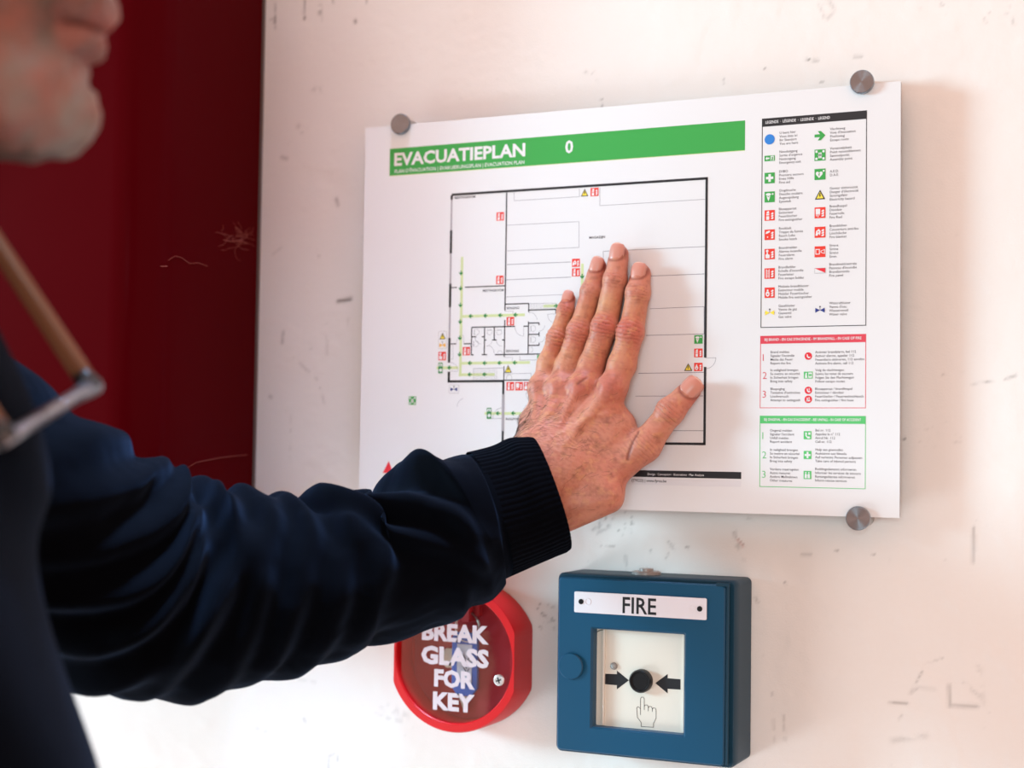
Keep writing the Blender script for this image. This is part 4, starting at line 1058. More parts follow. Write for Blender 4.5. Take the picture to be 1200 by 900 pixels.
for nme, (J, R_) in FING.items():
    wrinkles(J[2] + np.array([0, -R_[2] * .8, 0]), J[1] - J[3], .0085, .0026, .00115, .0125, .9)
    wrinkles(J[1] + np.array([0, -R_[1] * .8, 0]), J[0] - J[2], .0052, .0020, .00085, .0105, .45)
    wrinkles((J[2] + J[3]) / 2 + np.array([0, -R_[3] * .9, 0]), J[1] - J[3], .012, .0021, .00036, .0125, 0)
    redn += .55 * np.exp(-((HV - (J[0] + np.array([0, -.003, 0]))) ** 2).sum(1) / .009 ** 2)
    m = (J[1] * .45 + J[2] * .55); pale += .8 * np.exp(-((HV - (m + np.array([0, -.006, 0]))) ** 2).sum(1) / .010 ** 2)
    m = J[2] * .35 + J[3] * .65; pale += .5 * np.exp(-((HV - (m + np.array([0, -.008, 0]))) ** 2).sum(1) / .011 ** 2)
wrinkles(TH[1] + np.array([0, -THR[1] * .8, 0]), TH[0] - TH[2], .0062, .0030, .0011, .0135, .5)
wrinkles(TH[2] + np.array([0, -THR[2] * .8, 0]), TH[1] - TH[3], .010, .0027, .00045, .016, .35)
redn += .6 * np.exp(-((HV - TH[0]) ** 2).sum(1) / .013 ** 2)
for nme, s_ in (('middle', 1.5), ('index', 1.1), ('ring', .6), ('little', .6)):
    J, R_ = FING[nme]; redn += s_ * np.exp(-((HV - (J[4] + np.array([0, -R_[4], 0]))) ** 2).sum(1) / .0085 ** 2)
# back of the hand: fine cross lines and a few veins
back = np.exp(-(((HV - H4(400, 330, .034)) / .042) ** 2).sum(1)) * dors
kd = FING['middle'][0][4] - WR[1]; kd /= np.linalg.norm(kd)
t = (HV - WR[1]) @ kd
disp += .00013 * back * np.sin(2 * math.pi * t / .0029 + (n3(HV, 260, 81) - .5) * 16) * (.3 + n3(HV, 120, 83))
disp += .00016 * dors * (n3(HV, 900, 85) - .5) + .0004 * dors * (n3(HV, 190, 91) - .5)
def vein(pts, r, amp):
    global disp
    best = np.full(len(HV), 9.)
    for a, b_ in zip(pts, pts[1:]):
        ab = b_ - a; h_ = np.clip((HV - a) @ ab / (ab @ ab), 0, 1)
        best = np.minimum(best, np.linalg.norm((HV - a - h_[:, None] * ab) * [1, .25, 1], axis=1))
    disp += amp * np.exp(-(best / r) ** 2) * dors
vein([H4(560, 170, .034), H4(470, 270, .036), H4(340, 360, .04), H4(240, 420, .045)], .0022, .0009)
vein([H4(640, 180, .03), H4(560, 250, .034), H4(470, 270, .036)], .0018, .0006)
vein([H4(330, 110, .034), H4(270, 210, .036), H4(210, 330, .04)], .0020, .0008)
vein([H4(480, 130, .034), H4(400, 240, .036), H4(340, 360, .04)], .0018, .0007)
# long crease where the thumb meets the hand
def groove(pts, r, amp):
    vein(pts, r, -amp)
groove([H4(722, 350, .03), H4(690, 410, .033), H4(672, 470, .034), H4(668, 500, .034)], .0011, .0011)
groove([H4(665, 205, .034), H4(600, 225, .036), H4(530, 280, .038)], .0009, .0006)
groove([HZ(555, 735, .028), HZ(480, 770, .03), HZ(400, 830, .034)], .0009, .0006)
groove([HZ(290, 745, .026), HZ(262, 765, .028)], .0009, .0007); groove([HZ(415, 700, .026), HZ(380, 750, .028)], .0009, .0007)
NAILS = {'little': (.0050, .0045, .0012), 'ring': (.0060, .0054, .0010), 'middle': (.0066, .0060, .0010), 'index': (.0064, .0060, .0012), 'thumb': (.0076, .0072, .0018)}
nring = np.zeros(len(HV))
for nme, (ll, ww, shf) in NAILS.items():
    (t0_, t1_) = (TH[0], TH[1]) if nme == 'thumb' else (FING[nme][0][0], FING[nme][0][1])
    upv = np.array([.25, -1, .12]) if nme == 'thumb' else np.array([-.10, -1, .12])
    ax = t0_ - t1_; ax /= np.linalg.norm(ax); upv = upv - ax * (ax @ upv); upv /= np.linalg.norm(upv); sdv = np.cross(ax, upv)
    q = HV - t0_; e_ = ((np.abs(q @ ax - shf) / ll) ** 2.6 + (np.abs(q @ sdv) / ww) ** 2.6) ** (1 / 2.6)
    nring = np.maximum(nring, np.exp(-((e_ - 1.10) / .13) ** 2) * ((q @ upv) > 0) * ((q @ ax) < shf + ll * .8))
disp -= .00025 * nring
disp += .00022 * dors * (np.abs(n3(HV, 480, 103) - .5) * 2 - .4) * (.4 + back)
HV2 = HV + HN * disp[:, None]
HV2[:, 1] = np.minimum(HV2[:, 1], BY - .0002)

BASE = np.array(rgb(196, 132, 108)); REDC = np.array(rgb(182, 80, 68)); PALE = np.array(rgb(200, 146, 100)); BRN = np.array(rgb(110, 60, 44))
def mixa(a, b_, f): return a * (1 - f[:, None]) + b_ * f[:, None]
hc = np.tile(BASE, (len(HV), 1))
hc = mixa(hc, PALE, np.clip(pale, 0, 1) * .8)
hc = mixa(hc, REDC, np.clip(redn * .55 + .45 * np.clip(n3(HV, 75, 95) - .40, 0, 1) * 1.7, 0, .9))
hc = mixa(hc, REDC * .92, np.clip((fbm(HV[:, 0] * 420, HV[:, 2] * 420, 99, 2) - .52) * 2, 0, 1) * .35)
hc = mixa(hc, REDC * .45, nring * .55)  # shade of the nail fold tinted into the skin round each nail
hc = mixa(hc, BRN * 1.15, .27 * np.clip((n3(HV, 300, 107) * .6 + n3(HV, 650, 109) * .4 - .53) * 5, 0, 1))
hc = mixa(hc, PALE * 1.12, .35 * np.clip((n3(HV, 330, 113) - .58) * 5, 0, 1) * dors)
crease_shade = np.clip(-disp / .0006, 0, 1); hc = mixa(hc, REDC * .32, crease_shade * .7)  # crease shade painted into the skin colour, darker with depth
for (u, v, r) in ((545, 290, .0022), (505, 430, .0018), (635, 480, .0016), (530, 655, .0014), (430, 340, .0016), (700, 655, .0012), (600, 500, .0012), (370, 470, .0016)):
    c_ = H4(u, v, .036); q = HV - c_; hc = mixa(hc, BRN, .45 * np.exp(-(q[:, 0] ** 2 + q[:, 2] ** 2) / r ** 2) * dors)
# ------------------------------------------------------------------ the man
def basis(fwd_angle):
    f = np.array([math.sin(fwd_angle), math.cos(fwd_angle), 0.]); l = np.array([-f[1], f[0], 0.]); return f, l
FH, LH = basis(math.radians(66))                     # the way the face looks (towards the right, a little to the wall)
UZ = np.array([0, 0, 1.])
tilt = math.radians(4); FHt = FH * math.cos(tilt) + UZ * math.sin(tilt); UHt = UZ * math.cos(tilt) - FH * math.sin(tilt)
SUBN = PD(100, -30, .69)                              # base of the nose
HO = SUBN - FHt * .098 + UHt * .046                  # centre of the head
AXH = np.stack([FHt, LH, UHt])
def hp(f, l, u): return HO + FHt * f + LH * l + UHt * u
NECK0 = hp(-.022, 0, -.085); NECK1 = HO + np.array([-.055, -.028, -.215])
def head_sdf(p):
    d = ell(p, hp(-.012, 0, .040), (.098, .077, .098), AXH)
    d = smin(d, ell(p, hp(.035, 0, -.030), (.062, .062, .080), AXH), .03)
    d = smin(d, ell(p, hp(.052, 0, -.092), (.038, .040, .028), AXH), .025)           # jaw
    d = smin(d, ell(p, hp(.078, 0, -.108), (.020, .024, .019), AXH), .016)           # chin
    for s in (1, -1):
        d = smin(d, caps(p, hp(-.005, s * .058, -.060), hp(.062, s * .028, -.105), .016, .014), .02)
        d = smin(d, ell(p, hp(.066, s * .040, -.016), (.020, .022, .016), AXH), .018)   # cheekbone
        d = smin(d, ell(p, hp(.086, s * .022, .026), (.014, .026, .009), AXH), .012)    # brow
        d = smax(d, -ell(p, hp(.100, s * .032, .008), (.013, .017, .012), AXH), .010)   # eye socket
        d = smin(d, ell(p, hp(.084, s * .032, .007), (.0125, .0145, .0115), AXH), .003)
        ear = ell(p, hp(-.012, s * .078, .000), (.022, .007, .032), AXH)
        ear = smax(ear, -ell(p, hp(-.009, s * .086, .003), (.012, .006, .019), AXH), .004)
        d = smin(d, ear, .006)
        d = smin(d, ell(p, hp(.099, s * .012, -.037), (.012, .009, .009), AXH), .006)  # nostril wings
    d = smin(d, caps(p, hp(.094, 0, .018), hp(.117, 0, -.028), .008, .0115), .010)     # nose
    d = smin(d, ell(p, hp(.094, 0, -.058), (.014, .026, .013), AXH), .008)             # upper lip
    d = smin(d, ell(p, hp(.0945, 0, -.0665), (.012, .022, .0052), AXH), .003)
    d = smin(d, ell(p, hp(.0920, 0, -.0775), (.012, .020, .0062), AXH), .003)
    d = smax(d, -ell(p, hp(.110, 0, -.0722), (.014, .024, .0016), AXH), .003)          # mouth line
    d = smax(d, -ell(p, hp(.108, 0, -.0905), (.014, .028, .006), AXH), .010)           # under the lip
    d = smin(d, caps(p, NECK0, NECK1, .054, .060), .03)
    return d
V1, F1 = surface(head_sdf, np.minimum(HO, NECK1) - [.14, .14, .075], HO + [.15, .15, .17], .0028)
N1 = grad(head_sdf, V1)
loc = (V1 - HO) @ AXH.T
f_, l_, u_ = loc.T
bd = np.clip((-.041 - u_ + .55 * np.clip(f_ - .086, 0, 1) * 0) / .011, 0, 1) * np.clip((f_ + .045) / .02, 0, 1) * np.clip((u_ + .175) / .03, 0, 1)
bd = np.maximum(bd, np.clip(1 - np.abs(f_ - .000) / .022, 0, 1) * np.clip((.01 - u_) / .02, 0, 1) * (np.abs(l_) > .05) * np.clip((u_ + .06) / .02, 0, 1))
cheek = np.exp(-(((f_ - .05) / .022) ** 2 + ((u_ + .050) / .018) ** 2)) * .9
bd = np.clip(bd * (1 - cheek), 0, 1)
patch = np.clip((n3(V1, 75, 131) * .6 + n3(V1, 160, 133) * .4) * 2.6 - .8, 0, 1)
lips = np.exp(-(((u_ + .072) / .010) ** 2)) * (f_ > .088) * (np.abs(l_) < .024)
bc_ = np.tile(np.array(rgb(150, 84, 68)), (len(V1), 1))
bc_ = mixa(bc_ * .82, np.array(rgb(140, 66, 56)), np.clip(n3(V1, 42, 137) * 1.5 - .35, 0, 1) * .8)
gre = mixa(np.tile(np.array(rgb(70, 58, 50)), (len(V1), 1)), np.array(rgb(128, 122, 116)), np.clip((f_ - .03) / .05, 0, 1) * np.clip((-.075 - u_) / .02, 0, 1) * .8)
bc_ = bc_ * (1 - (bd * (.25 + .65 * patch))[:, None]) + gre * (bd * (.25 + .65 * patch))[:, None]
bc_ = mixa(bc_, np.array(rgb(176, 92, 86)), lips * .25)
V1 = V1 + N1 * (bd * (.0016 + .0050 * (n3(V1, 170, 141) - .35)))[:, None]

# trunk, arms and legs under the clothes, one skin with the head and the hand
FT, LT = basis(math.radians(62))
SHM = HO + np.array([-.044, -.030, -.238])              # between the shoulders
SH_L = SHM + LT * .185; SH_R = SHM - LT * .185
def tp(f, l, u): return SHM + FT * f + LT * l + UZ * u
HIPZ = -.56
ELB = PD(168, 690, .985); WRI = (FA[0] + FA[1]) / 2; FA1 = PD(330, 690, 1.007); FA2 = PD(500, 645, 1.038)
ELR = tp(-.06, -.275, -.30); WRR = tp(.10, -.235, -.50); RW0 = tp(.125, -.232, -.545)
KNEE = {}
def trunk_sdf(p):
    d = flatcaps(p, tp(.0, 0, -.06), tp(.005, 0, -.30), .150, .135, FT, .70)
    d = smin(d, flatcaps(p, tp(.005, 0, -.30), tp(.01, 0, HIPZ), .128, .130, FT, .74), .05)
    d = smin(d, caps(p, NECK1 + [0, 0, .05], SHM + UZ * -.02, .056, .075), .05)
    for s, S in ((1, SH_L), (-1, SH_R)):
        d = smin(d, caps(p, SHM - UZ * .01, S - UZ * .015, .050, .050), .05)
        d = smin(d, caps(p, tp(0, s * .09, HIPZ), tp(.02, s * .10, HIPZ - .42), .068, .052), .03)
        d = smin(d, caps(p, tp(.02, s * .10, HIPZ - .42), tp(-.02, s * .10, -SHM[2] + .075), .054, .036), .02)
        d = smin(d, caps(p, tp(-.04, s * .10, -SHM[2] + .04), tp(.15, s * .115, -SHM[2] + .032), .032, .026), .02)
    d = smin(d, caps(p, SH_L, ELB, .050, .042), .03); d = smin(d, caps(p, ELB, FA1, .042, .036), .015); d = smin(d, caps(p, FA1, FA2, .036, .031), .015); d = smin(d, caps(p, FA2, WRI, .031, .028), .015)
    d = smin(d, caps(p, SH_R, ELR, .050, .040), .03); d = smin(d, caps(p, ELR, WRR, .040, .028), .015)
    d = smin(d, flatcaps(p, WRR, WRR * .5 + RW0 * .5, .027, .026, LT, .8), .02)
    return smax(d, -(p[:, 2] - .004), .004)
bl = np.minimum(np.minimum(SH_R, SH_L), tp(-.2, 0, 0)) - .30; bh = np.maximum(np.maximum(SH_R, SH_L), WRI) + .16
bl[2] = -.01
V2, F2 = surface(trunk_sdf, bl, bh, .012)
b2 = np.tile(np.array(rgb(196, 140, 116)), (len(V2), 1))

man = thing('person', 'man in a dark navy sweater pressing his left hand flat on the evacuation plan', 'person', (tp(0, 0, 0)[0], tp(0, 0, 0)[1], 0))
m_skin = bpy.data.materials.new('skin'); m_skin.use_nodes = True
nt = m_skin.node_tree; b = nt.nodes['Principled BSDF']
b.inputs['Roughness'].default_value = .46; b.inputs['Specular IOR Level'].default_value = .38
b.inputs['Subsurface Weight'].default_value = .12; b.inputs['Subsurface Radius'].default_value = (1, .35, .2); b.inputs['Subsurface Scale'].default_value = .003
nt.links.new(attr_node(nt, 'tint').outputs['Color'], b.inputs['Base Color'])
tc = nt.nodes.new('ShaderNodeTexCoord'); vo = nt.nodes.new('ShaderNodeTexVoronoi'); vo.inputs['Scale'].default_value = 900; vo.feature = 'DISTANCE_TO_EDGE'
nt.links.new(tc.outputs['Object'], vo.inputs['Vector'])
bp = nt.nodes.new('ShaderNodeBump'); bp.inputs['Strength'].default_value = .35; bp.inputs['Distance'].default_value = .0004
nt.links.new(vo.outputs['Distance'], bp.inputs['Height']); nt.links.new(bp.outputs['Normal'], b.inputs['Normal'])
# the right hand hangs relaxed beside the thigh: the mirror image of the left one with its fingers curling in
hd_ = FING['middle'][0][4] - WR[1]; hd_ /= np.linalg.norm(hd_); pn_ = np.array([0, 1, 0.]); pn_ = pn_ - hd_ * (pn_ @ hd_); pn_ /= np.linalg.norm(pn_); sd_ = np.cross(hd_, pn_)
q = HV2 - WR[1]; la, lb, lc = q @ hd_, q @ sd_, q @ pn_
t0_ = float((FING['middle'][0][4] - WR[1]) @ hd_) * .92; Rb = .085
u_b = np.maximum(la - t0_, 0); ang = u_b / Rb
la2 = np.where(u_b > 0, t0_ + (Rb - lc) * np.sin(ang), la); lc2 = np.where(u_b > 0, Rb - (Rb - lc) * np.cos(ang), lc)
D_ = tp(.17, -.225, -.66) - RW0; D_ /= np.linalg.norm(D_); PN = LT - D_ * (LT @ D_); PN /= np.linalg.norm(PN); SD = -np.cross(D_, PN)
HR = RW0 + np.outer(la2, D_) + np.outer(lb, SD) + np.outer(lc2, PN)
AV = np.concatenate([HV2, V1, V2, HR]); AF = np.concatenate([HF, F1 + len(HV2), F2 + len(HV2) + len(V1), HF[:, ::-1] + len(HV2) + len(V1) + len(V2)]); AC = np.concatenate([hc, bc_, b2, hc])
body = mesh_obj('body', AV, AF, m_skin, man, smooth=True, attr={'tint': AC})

# finger nails
m_tip = mat('fingernail_edge', rgb(212, 168, 148), .32)
m_nail = mat('fingernail', rgb(200, 136, 120), .30, spec=.5, **{'Subsurface Weight': .1, 'Subsurface Scale': .002})
def nail(tip, prev, r, up, L_, W_, shift):
    ax = tip - prev; ax /= np.linalg.norm(ax); up = up - ax * np.dot(up, ax); up /= np.linalg.norm(up); sd = np.cross(ax, up)
    V = []; n, m = 13, 11
    for i in range(n):
        s = -1 + 2 * i / (n - 1)
        for j in range(m):
            q = -1 + 2 * j / (m - 1)
            wq = W_ * (max(.02, 1 - abs(s) ** 3.2) ** .42 if s < 0 else max(.02, 1 - abs(s) ** 3.6) ** .38)
            x = q * wq
            hgt = math.sqrt(max(0, (r * 1.02) ** 2 - x * x))
            base = tip + ax * (shift + s * L_) + sd * x
            fall = max(0, s + .1) ** 2 * .0016
            V.append(base + up * (hgt - fall - .0001 - .0006 * (abs(q) > .95) - .0005 * (s < -.95)))
    F = [(i * m + j, (i + 1) * m + j, (i + 1) * m + j + 1, i * m + j + 1) for i in range(n - 1) for j in range(m - 1)]
    o = mesh_obj('fingernail', V, F, [m_nail, m_tip], man, [1 if f[0] // m >= n - 2 else 0 for f in F], smooth=True)
    sl = o.modifiers.new('s', 'SOLIDIFY'); sl.thickness = .0005; sl.offset = 0
for nme, (ll, ww, sh) in NAILS.items():
    if nme == 'thumb': nail(TH[0], TH[1], THR[0], np.array([.25, -1, .12]), ll, ww, sh)
    else: J, R_ = FING[nme]; nail(J[0], J[1], R_[0], np.array([-.10, -1, .12]), ll, ww, sh)
# fine dark hairs on the little-finger side of the wrist and the back of the hand
hmb = MB(); cand = np.where((dors > .35))[0]
wp = H4(150, 360, .03)
wgt = np.exp(-(((HV[cand] - wp) / np.array([.020, .03, .026])) ** 2).sum(1)) + .12 * np.exp(-(((HV[cand] - H4(420, 430, .036)) / .035) ** 2).sum(1))
pick = RNG.choice(cand, 420, replace=False, p=wgt / wgt.sum())
gdir = H4(60, 420, .03) - H4(240, 330, .03); gdir /= np.linalg.norm(gdir)
for i in pick:
    p0_ = HV2[i]; n_ = HN[i]; t_ = -gdir * -1 + RNG.normal(0, .35, 3); t_ = t_ - n_ * (t_ @ n_); t_ /= np.linalg.norm(t_); L_ = RNG.uniform(.004, .008)
    hmb.loft(tube([p0_, p0_ + t_ * L_ * .5 + n_ * .0007, p0_ + t_ * L_ + n_ * .0004], [.00010, .00008, .00003], 3))
hmb.build('arm_hair', mat('arm_hair', rgb(74, 48, 36), .6), man, kind='stuff')

# ------------------------------------------------------------------ sweater: trunk and right arm as one sculpted shell, left sleeve swept with its folds
def sweat_sdf(p):
    d = flatcaps(p, tp(.010, 0, -.07), tp(.035, 0, -.26), .172, .165, FT, .74)
    d = smin(d, flatcaps(p, tp(.035, 0, -.26), tp(.030, 0, HIPZ + .02), .165, .168, FT, .78), .06)
    d = smin(d, caps(p, SHM + UZ * .01, NECK1 + [0, 0, .045], .078, .066), .05)
    for S in (SH_L, SH_R): d = smin(d, caps(p, SHM - UZ * .005, S - UZ * .01, .066, .066), .05)
    d = smin(d, caps(p, SH_R, ELR, .068, .060), .04); d = smin(d, caps(p, ELR, WRR, .060, .042), .02)
    d = smax(d, -(p[:, 2] - (SHM[2] + HIPZ - .06)), .01)
    # opening for the neck
    d = smax(d, -caps(p, NECK1 + [0, 0, .03], NECK0, .058, .062), .006)
    fold = .006 * np.sin(p[:, 2] * 55 + 6 * np.sin((p @ FT.astype(np.float32)) * 18) + (p @ LT.astype(np.float32)) * 20)
    return d + fold
sl_ = np.minimum(SH_R, SH_L) - .30; sh_ = np.maximum(SH_R, SH_L) + .26; sl_[2] = SHM[2] + HIPZ - .10; sh_[2] = SHM[2] + .16
V3, F3 = surface(sweat_sdf, sl_, sh_, .007)

CL = [  # centre u, v, radius (px), height over the wall or depth: read from the photograph's outline
    (646, 580, 69, 1.058), (622, 588, 70.5, 1.056), (595, 597, 73, 1.053), (568, 606, 76, 1.049), (556, 610, 80, 1.047), (536.5, 621, 86, 1.044), (497, 642, 86, 1.037), (454, 666, 80, 1.030),
    (415, 671, 89, 1.023), (362, 683, 95, 1.013), (310, 690, 103, 1.004), (251, 696, 111, .993), (192, 690, 128, .982), (135, 672, 138, .967), (75, 632, 124, .945), (10, 572, 124, .918), (-60, 520, 122, .89), (-120, 490, 105, .87)]
ctr = np.array([PD(u, v, d) for u, v, r, d in CL]); rad_ = np.array([r * d / FPX for u, v, r, d in CL]); im = np.array([(u, v) for u, v, r, d in CL], float)
def cat(A, n):
    A = np.asarray(A, float); k = len(A); out = []
    Pp = np.concatenate([[2 * A[0] - A[1]], A, [2 * A[-1] - A[-2]]])
    for t in np.linspace(0, k - 1.0001, n):
        i = int(t); f = t - i; p0, p1, p2, p3 = Pp[i:i + 4]
        out.append(.5 * (2 * p1 + (p2 - p0) * f + (2 * p0 - 5 * p1 + 4 * p2 - p3) * f * f + (3 * p1 - p0 - 3 * p2 + p3) * f ** 3))
    return np.array(out)
NS, NT_ = 420, 160
C_ = cat(ctr, NS); R__ = cat(rad_[:, None], NS)[:, 0]; IM2 = cat(im, NS)
S_ = np.concatenate([[0], np.cumsum(np.linalg.norm(np.diff(C_, axis=0), axis=1))])
th = np.linspace(0, 2 * math.pi, NT_, endpoint=False)          # 0 = top edge, 90 deg = towards the camera, 180 = bottom edge
TAN = np.gradient(C_, axis=0); TAN /= np.linalg.norm(TAN, axis=1, keepdims=True)
VW = CAM - C_; VW /= np.linalg.norm(VW, axis=1, keepdims=True)
E2 = VW - TAN * (VW * TAN).sum(1, keepdims=True); E2 /= np.linalg.norm(E2, axis=1, keepdims=True)     # towards camera
E1 = np.cross(E2, TAN); E1 /= np.linalg.norm(E1, axis=1, keepdims=True)
if E1[0, 2] < 0: E1 = -E1
SS, TT = np.meshgrid(S_, th, indexing='ij'); US = np.repeat(IM2[:, :1], NT_, 1)
fd = np.zeros_like(SS)
def s_at(u): return np.interp(-u, -IM2[:, 0], S_)
def fold(u, slant, w, amp, tc_, tw, pw=1.0):
    """a ridge that crosses the sleeve at image column u, slanting as it goes round; tc_ = where round the arm it is strongest"""
    dt = (TT - tc_ + math.pi) % (2 * math.pi) - math.pi
    x = SS - s_at(u) - slant * np.sin(dt * .5) * 2
    prof = np.exp(-(x / w) ** 2) - .55 * np.exp(-((x - 1.7 * w) / (w * .9)) ** 2)
    global fd
    fd = fd + amp * prof * np.exp(-(dt / tw) ** 2)
q = math.pi / 2
fold(520, -.030, .011, .0065, .2, 1.5); fold(480, -.042, .010, .0060, .7, 1.3); fold(447, -.05, .009, .0050, .9, 1.2); fold(500, .02, .012, .004, 2.5, 1.0)
fold(543, -.012, .008, .0032, .8, 1.4); fold(530, .0, .007, .003, 2.2, 1.0)
fold(400, -.012, .010, .0050, .3, 1.2); fold(350, -.012, .011, .0052, .2, 1.2); fold(300, -.02, .012, .0060, .2, 1.3); fold(240, -.025, .015, .0090, .1, 1.3)
for u, a in ((420, .0035), (375, .0038), (325, .0042), (275, .0050), (228, .0055)): fold(u, .022, .010, a, 1.9, 1.2)
fold(205, .05, .013, .0060, 2.0, 1.2); fold(170, .06, .014, .0065, 1.6, 1.3); fold(130, .07, .016, .007, 1.4, 1.2); fold(95, .05, .016, .0065, 1.0, 1.2); fold(55, .05, .018, .008, .8, 1.4); fold(20, .04, .018, .008, .6, 1.4)
fold(330, .03, .012, .0022, 2.9, .7); fold(235, .03, .014, .002, 2.9, .7); fold(455, .02, .010, .003, 2.9, .8)
fd += .0016 * (fbm(SS * 30 + 3, TT * 2.2, 151, 3) - .5) * 2
cuff_m = np.clip((US - 570) / 12, 0, 1)
fd *= 1.6 * np.clip((SS - s_at(568)) / .012, 0, 1)
RR = R__[:, None] + fd
i_c = int(np.searchsorted(-IM2[:, 0], -572))
PTS = C_[:, None, :] + RR[..., None] * (np.cos(TT)[..., None] * E1[:, None, :] + np.sin(TT)[..., None] * E2[:, None, :])
def grid_mesh(G3, closed=True, flip=False):
    a, k = G3.shape[:2]; idx_ = np.arange(a * k).reshape(a, k); nxt = np.roll(idx_, -1, 1)
    F = np.stack([idx_[:-1], nxt[:-1], nxt[1:], idx_[1:]], -1).reshape(-1, 4)
    return G3.reshape(-1, 3), (F[:, ::-1] if flip else F)
V4, F4 = grid_mesh(PTS[i_c - 3:])
# make sure the sleeve faces outwards
nrm = np.cross(V4[F4[0, 1]] - V4[F4[0, 0]], V4[F4[0, 3]] - V4[F4[0, 0]])
if np.dot(nrm, V4[F4[0, 0]] - C_[i_c]) < 0: F4 = F4[:, ::-1]
m_knit = bpy.data.materials.new('navy_jersey'); m_knit.use_nodes = True
nt = m_knit.node_tree; b = nt.nodes['Principled BSDF']
b.inputs['Base Color'].default_value = (*(.0010, .0014, .0027), 1); b.inputs['Roughness'].default_value = .9; b.inputs['Specular IOR Level'].default_value = .03
b.inputs['Sheen Weight'].default_value = .095; b.inputs['Sheen Roughness'].default_value = .45; b.inputs['Sheen Tint'].default_value = (*rgb(120, 150, 200), 1)
tc = nt.nodes.new('ShaderNodeTexCoord'); n1 = nt.nodes.new('ShaderNodeTexNoise'); n1.inputs['Scale'].default_value = 1400; n1.inputs['Detail'].default_value = 2
nt.links.new(tc.outputs['Object'], n1.inputs['Vector']); bp = nt.nodes.new('ShaderNodeBump'); bp.inputs['Strength'].default_value = .3; bp.inputs['Distance'].default_value = .0005
nt.links.new(n1.outputs['Fac'], bp.inputs['Height']); nt.links.new(bp.outputs['Normal'], b.inputs['Normal'])
SV = np.concatenate([V3, V4]); SF = np.concatenate([F3, F4 + len(V3)])
sweater = mesh_obj('sweater', SV, SF, m_knit, man, smooth=True)
# ribbed cuff: every rib is relief
NR = 66; NTC = NR * 6
thc = np.linspace(0, 2 * math.pi, NTC, endpoint=False)
sel = np.linspace(0, i_c, 40)
def cuff_pt(i, t, dr):
    c0 = np.array([np.interp(i, np.arange(NS), C_[:, k]) for k in range(3)]); e1 = np.array([np.interp(i, np.arange(NS), E1[:, k]) for k in range(3)]); e2 = np.array([np.interp(i, np.arange(NS), E2[:, k]) for k in range(3)])
    r = np.interp(i, np.arange(NS), R__)
    return c0, e1, e2, r
rows = []
tn0 = TAN[0]
for n_, i in enumerate(sel):
    c0, e1, e2, r = cuff_pt(i, 0, 0); rib = .0009 * np.abs(np.sin(NR * thc / 2 + .3 * math.sin(n_ * .2))) ** .8
    edge = min(1, n_ / 3)
    rr = r - .0010 * (1 - edge) + rib + .0012 * math.exp(-((n_ - 14) / 8) ** 2) * (1 + np.cos(thc)) * 1.2
    rr = rr + .0012 * np.sin(3 * thc + 1)
    rows.append(c0 + rr[:, None] * (np.cos(thc)[:, None] * e1 + np.sin(thc)[:, None] * e2))
c0, e1, e2, r = cuff_pt(0, 0, 0)
ins_ = [c0 - tn0 * .0 + (r - .003) * (np.cos(thc)[:, None] * e1 + np.sin(thc)[:, None] * e2), C_[18] + (r - .004) * (np.cos(thc)[:, None] * E1[18] + np.sin(thc)[:, None] * E2[18])]
V5, F5 = grid_mesh(np.array(ins_[::-1] + rows))
nrm = np.cross(V5[F5[-1, 1]] - V5[F5[-1, 0]], V5[F5[-1, 3]] - V5[F5[-1, 0]])
if np.dot(nrm, V5[F5[-1, 0]] - C_[i_c]) < 0: F5 = F5[:, ::-1]
m_rib = mat('navy_rib', (.0009, .0011, .002), .9, spec=.03, **{'Sheen Weight': .04, 'Sheen Tint': (*rgb(120, 150, 200), 1)})
mesh_obj('cuff', V5, F5, m_rib, man, smooth=True, label='ribbed cuff of the left sleeve')
# trousers and shoes (outside the frame, they carry the figure)
def trous_sdf(p):
    d = flatcaps(p, tp(.01, 0, HIPZ + .02), tp(.01, 0, HIPZ - .03), .150, .152, FT, .74)
    for s in (1, -1):
        d = smin(d, caps(p, tp(.005, s * .092, HIPZ - .03), tp(.02, s * .10, HIPZ - .42), .098, .076), .03)
        d = smin(d, caps(p, tp(.02, s * .10, HIPZ - .42), tp(-.02, s * .10, -SHM[2] + .07), .076, .066), .02)
    return smax(smax(d, -(p[:, 2] - .035), .01), p[:, 2] - (SHM[2] + HIPZ + .10), .01)
tl = tp(0, 0, 0) - .32; thh = tp(0, 0, 0) + .32; tl[2] = -.02; thh[2] = SHM[2] + HIPZ + .16
V6, F6 = surface(trous_sdf, tl, thh, .010)
mesh_obj('trousers', V6, F6, mat('grey_denim', rgb(46, 50, 60), .85, bump=(500, .2, .0006)), man, smooth=True)
for s in (1, -1):
    def shoe_sdf(p):
        zf = -SHM[2]
        d = caps(p, tp(-.055, s * .10, zf + .05), tp(.13, s * .118, zf + .035), .043, .040)
        d = smin(d, caps(p, tp(-.03, s * .10, zf + .06), tp(-.03, s * .10, zf + .11), .045, .046), .03)
        return smax(smax(d, -(p[:, 2] - .001), .004), p[:, 2] - .125, .004)
    c_ = tp(.04, s * .11, -SHM[2] + .05)
    V7, F7 = surface(shoe_sdf, c_ - [.18, .18, .07], c_ + [.18, .18, .10], .008)
    mesh_obj('shoe', V7, F7, mat('black_leather', rgb(24, 22, 22), .5), man, smooth=True)
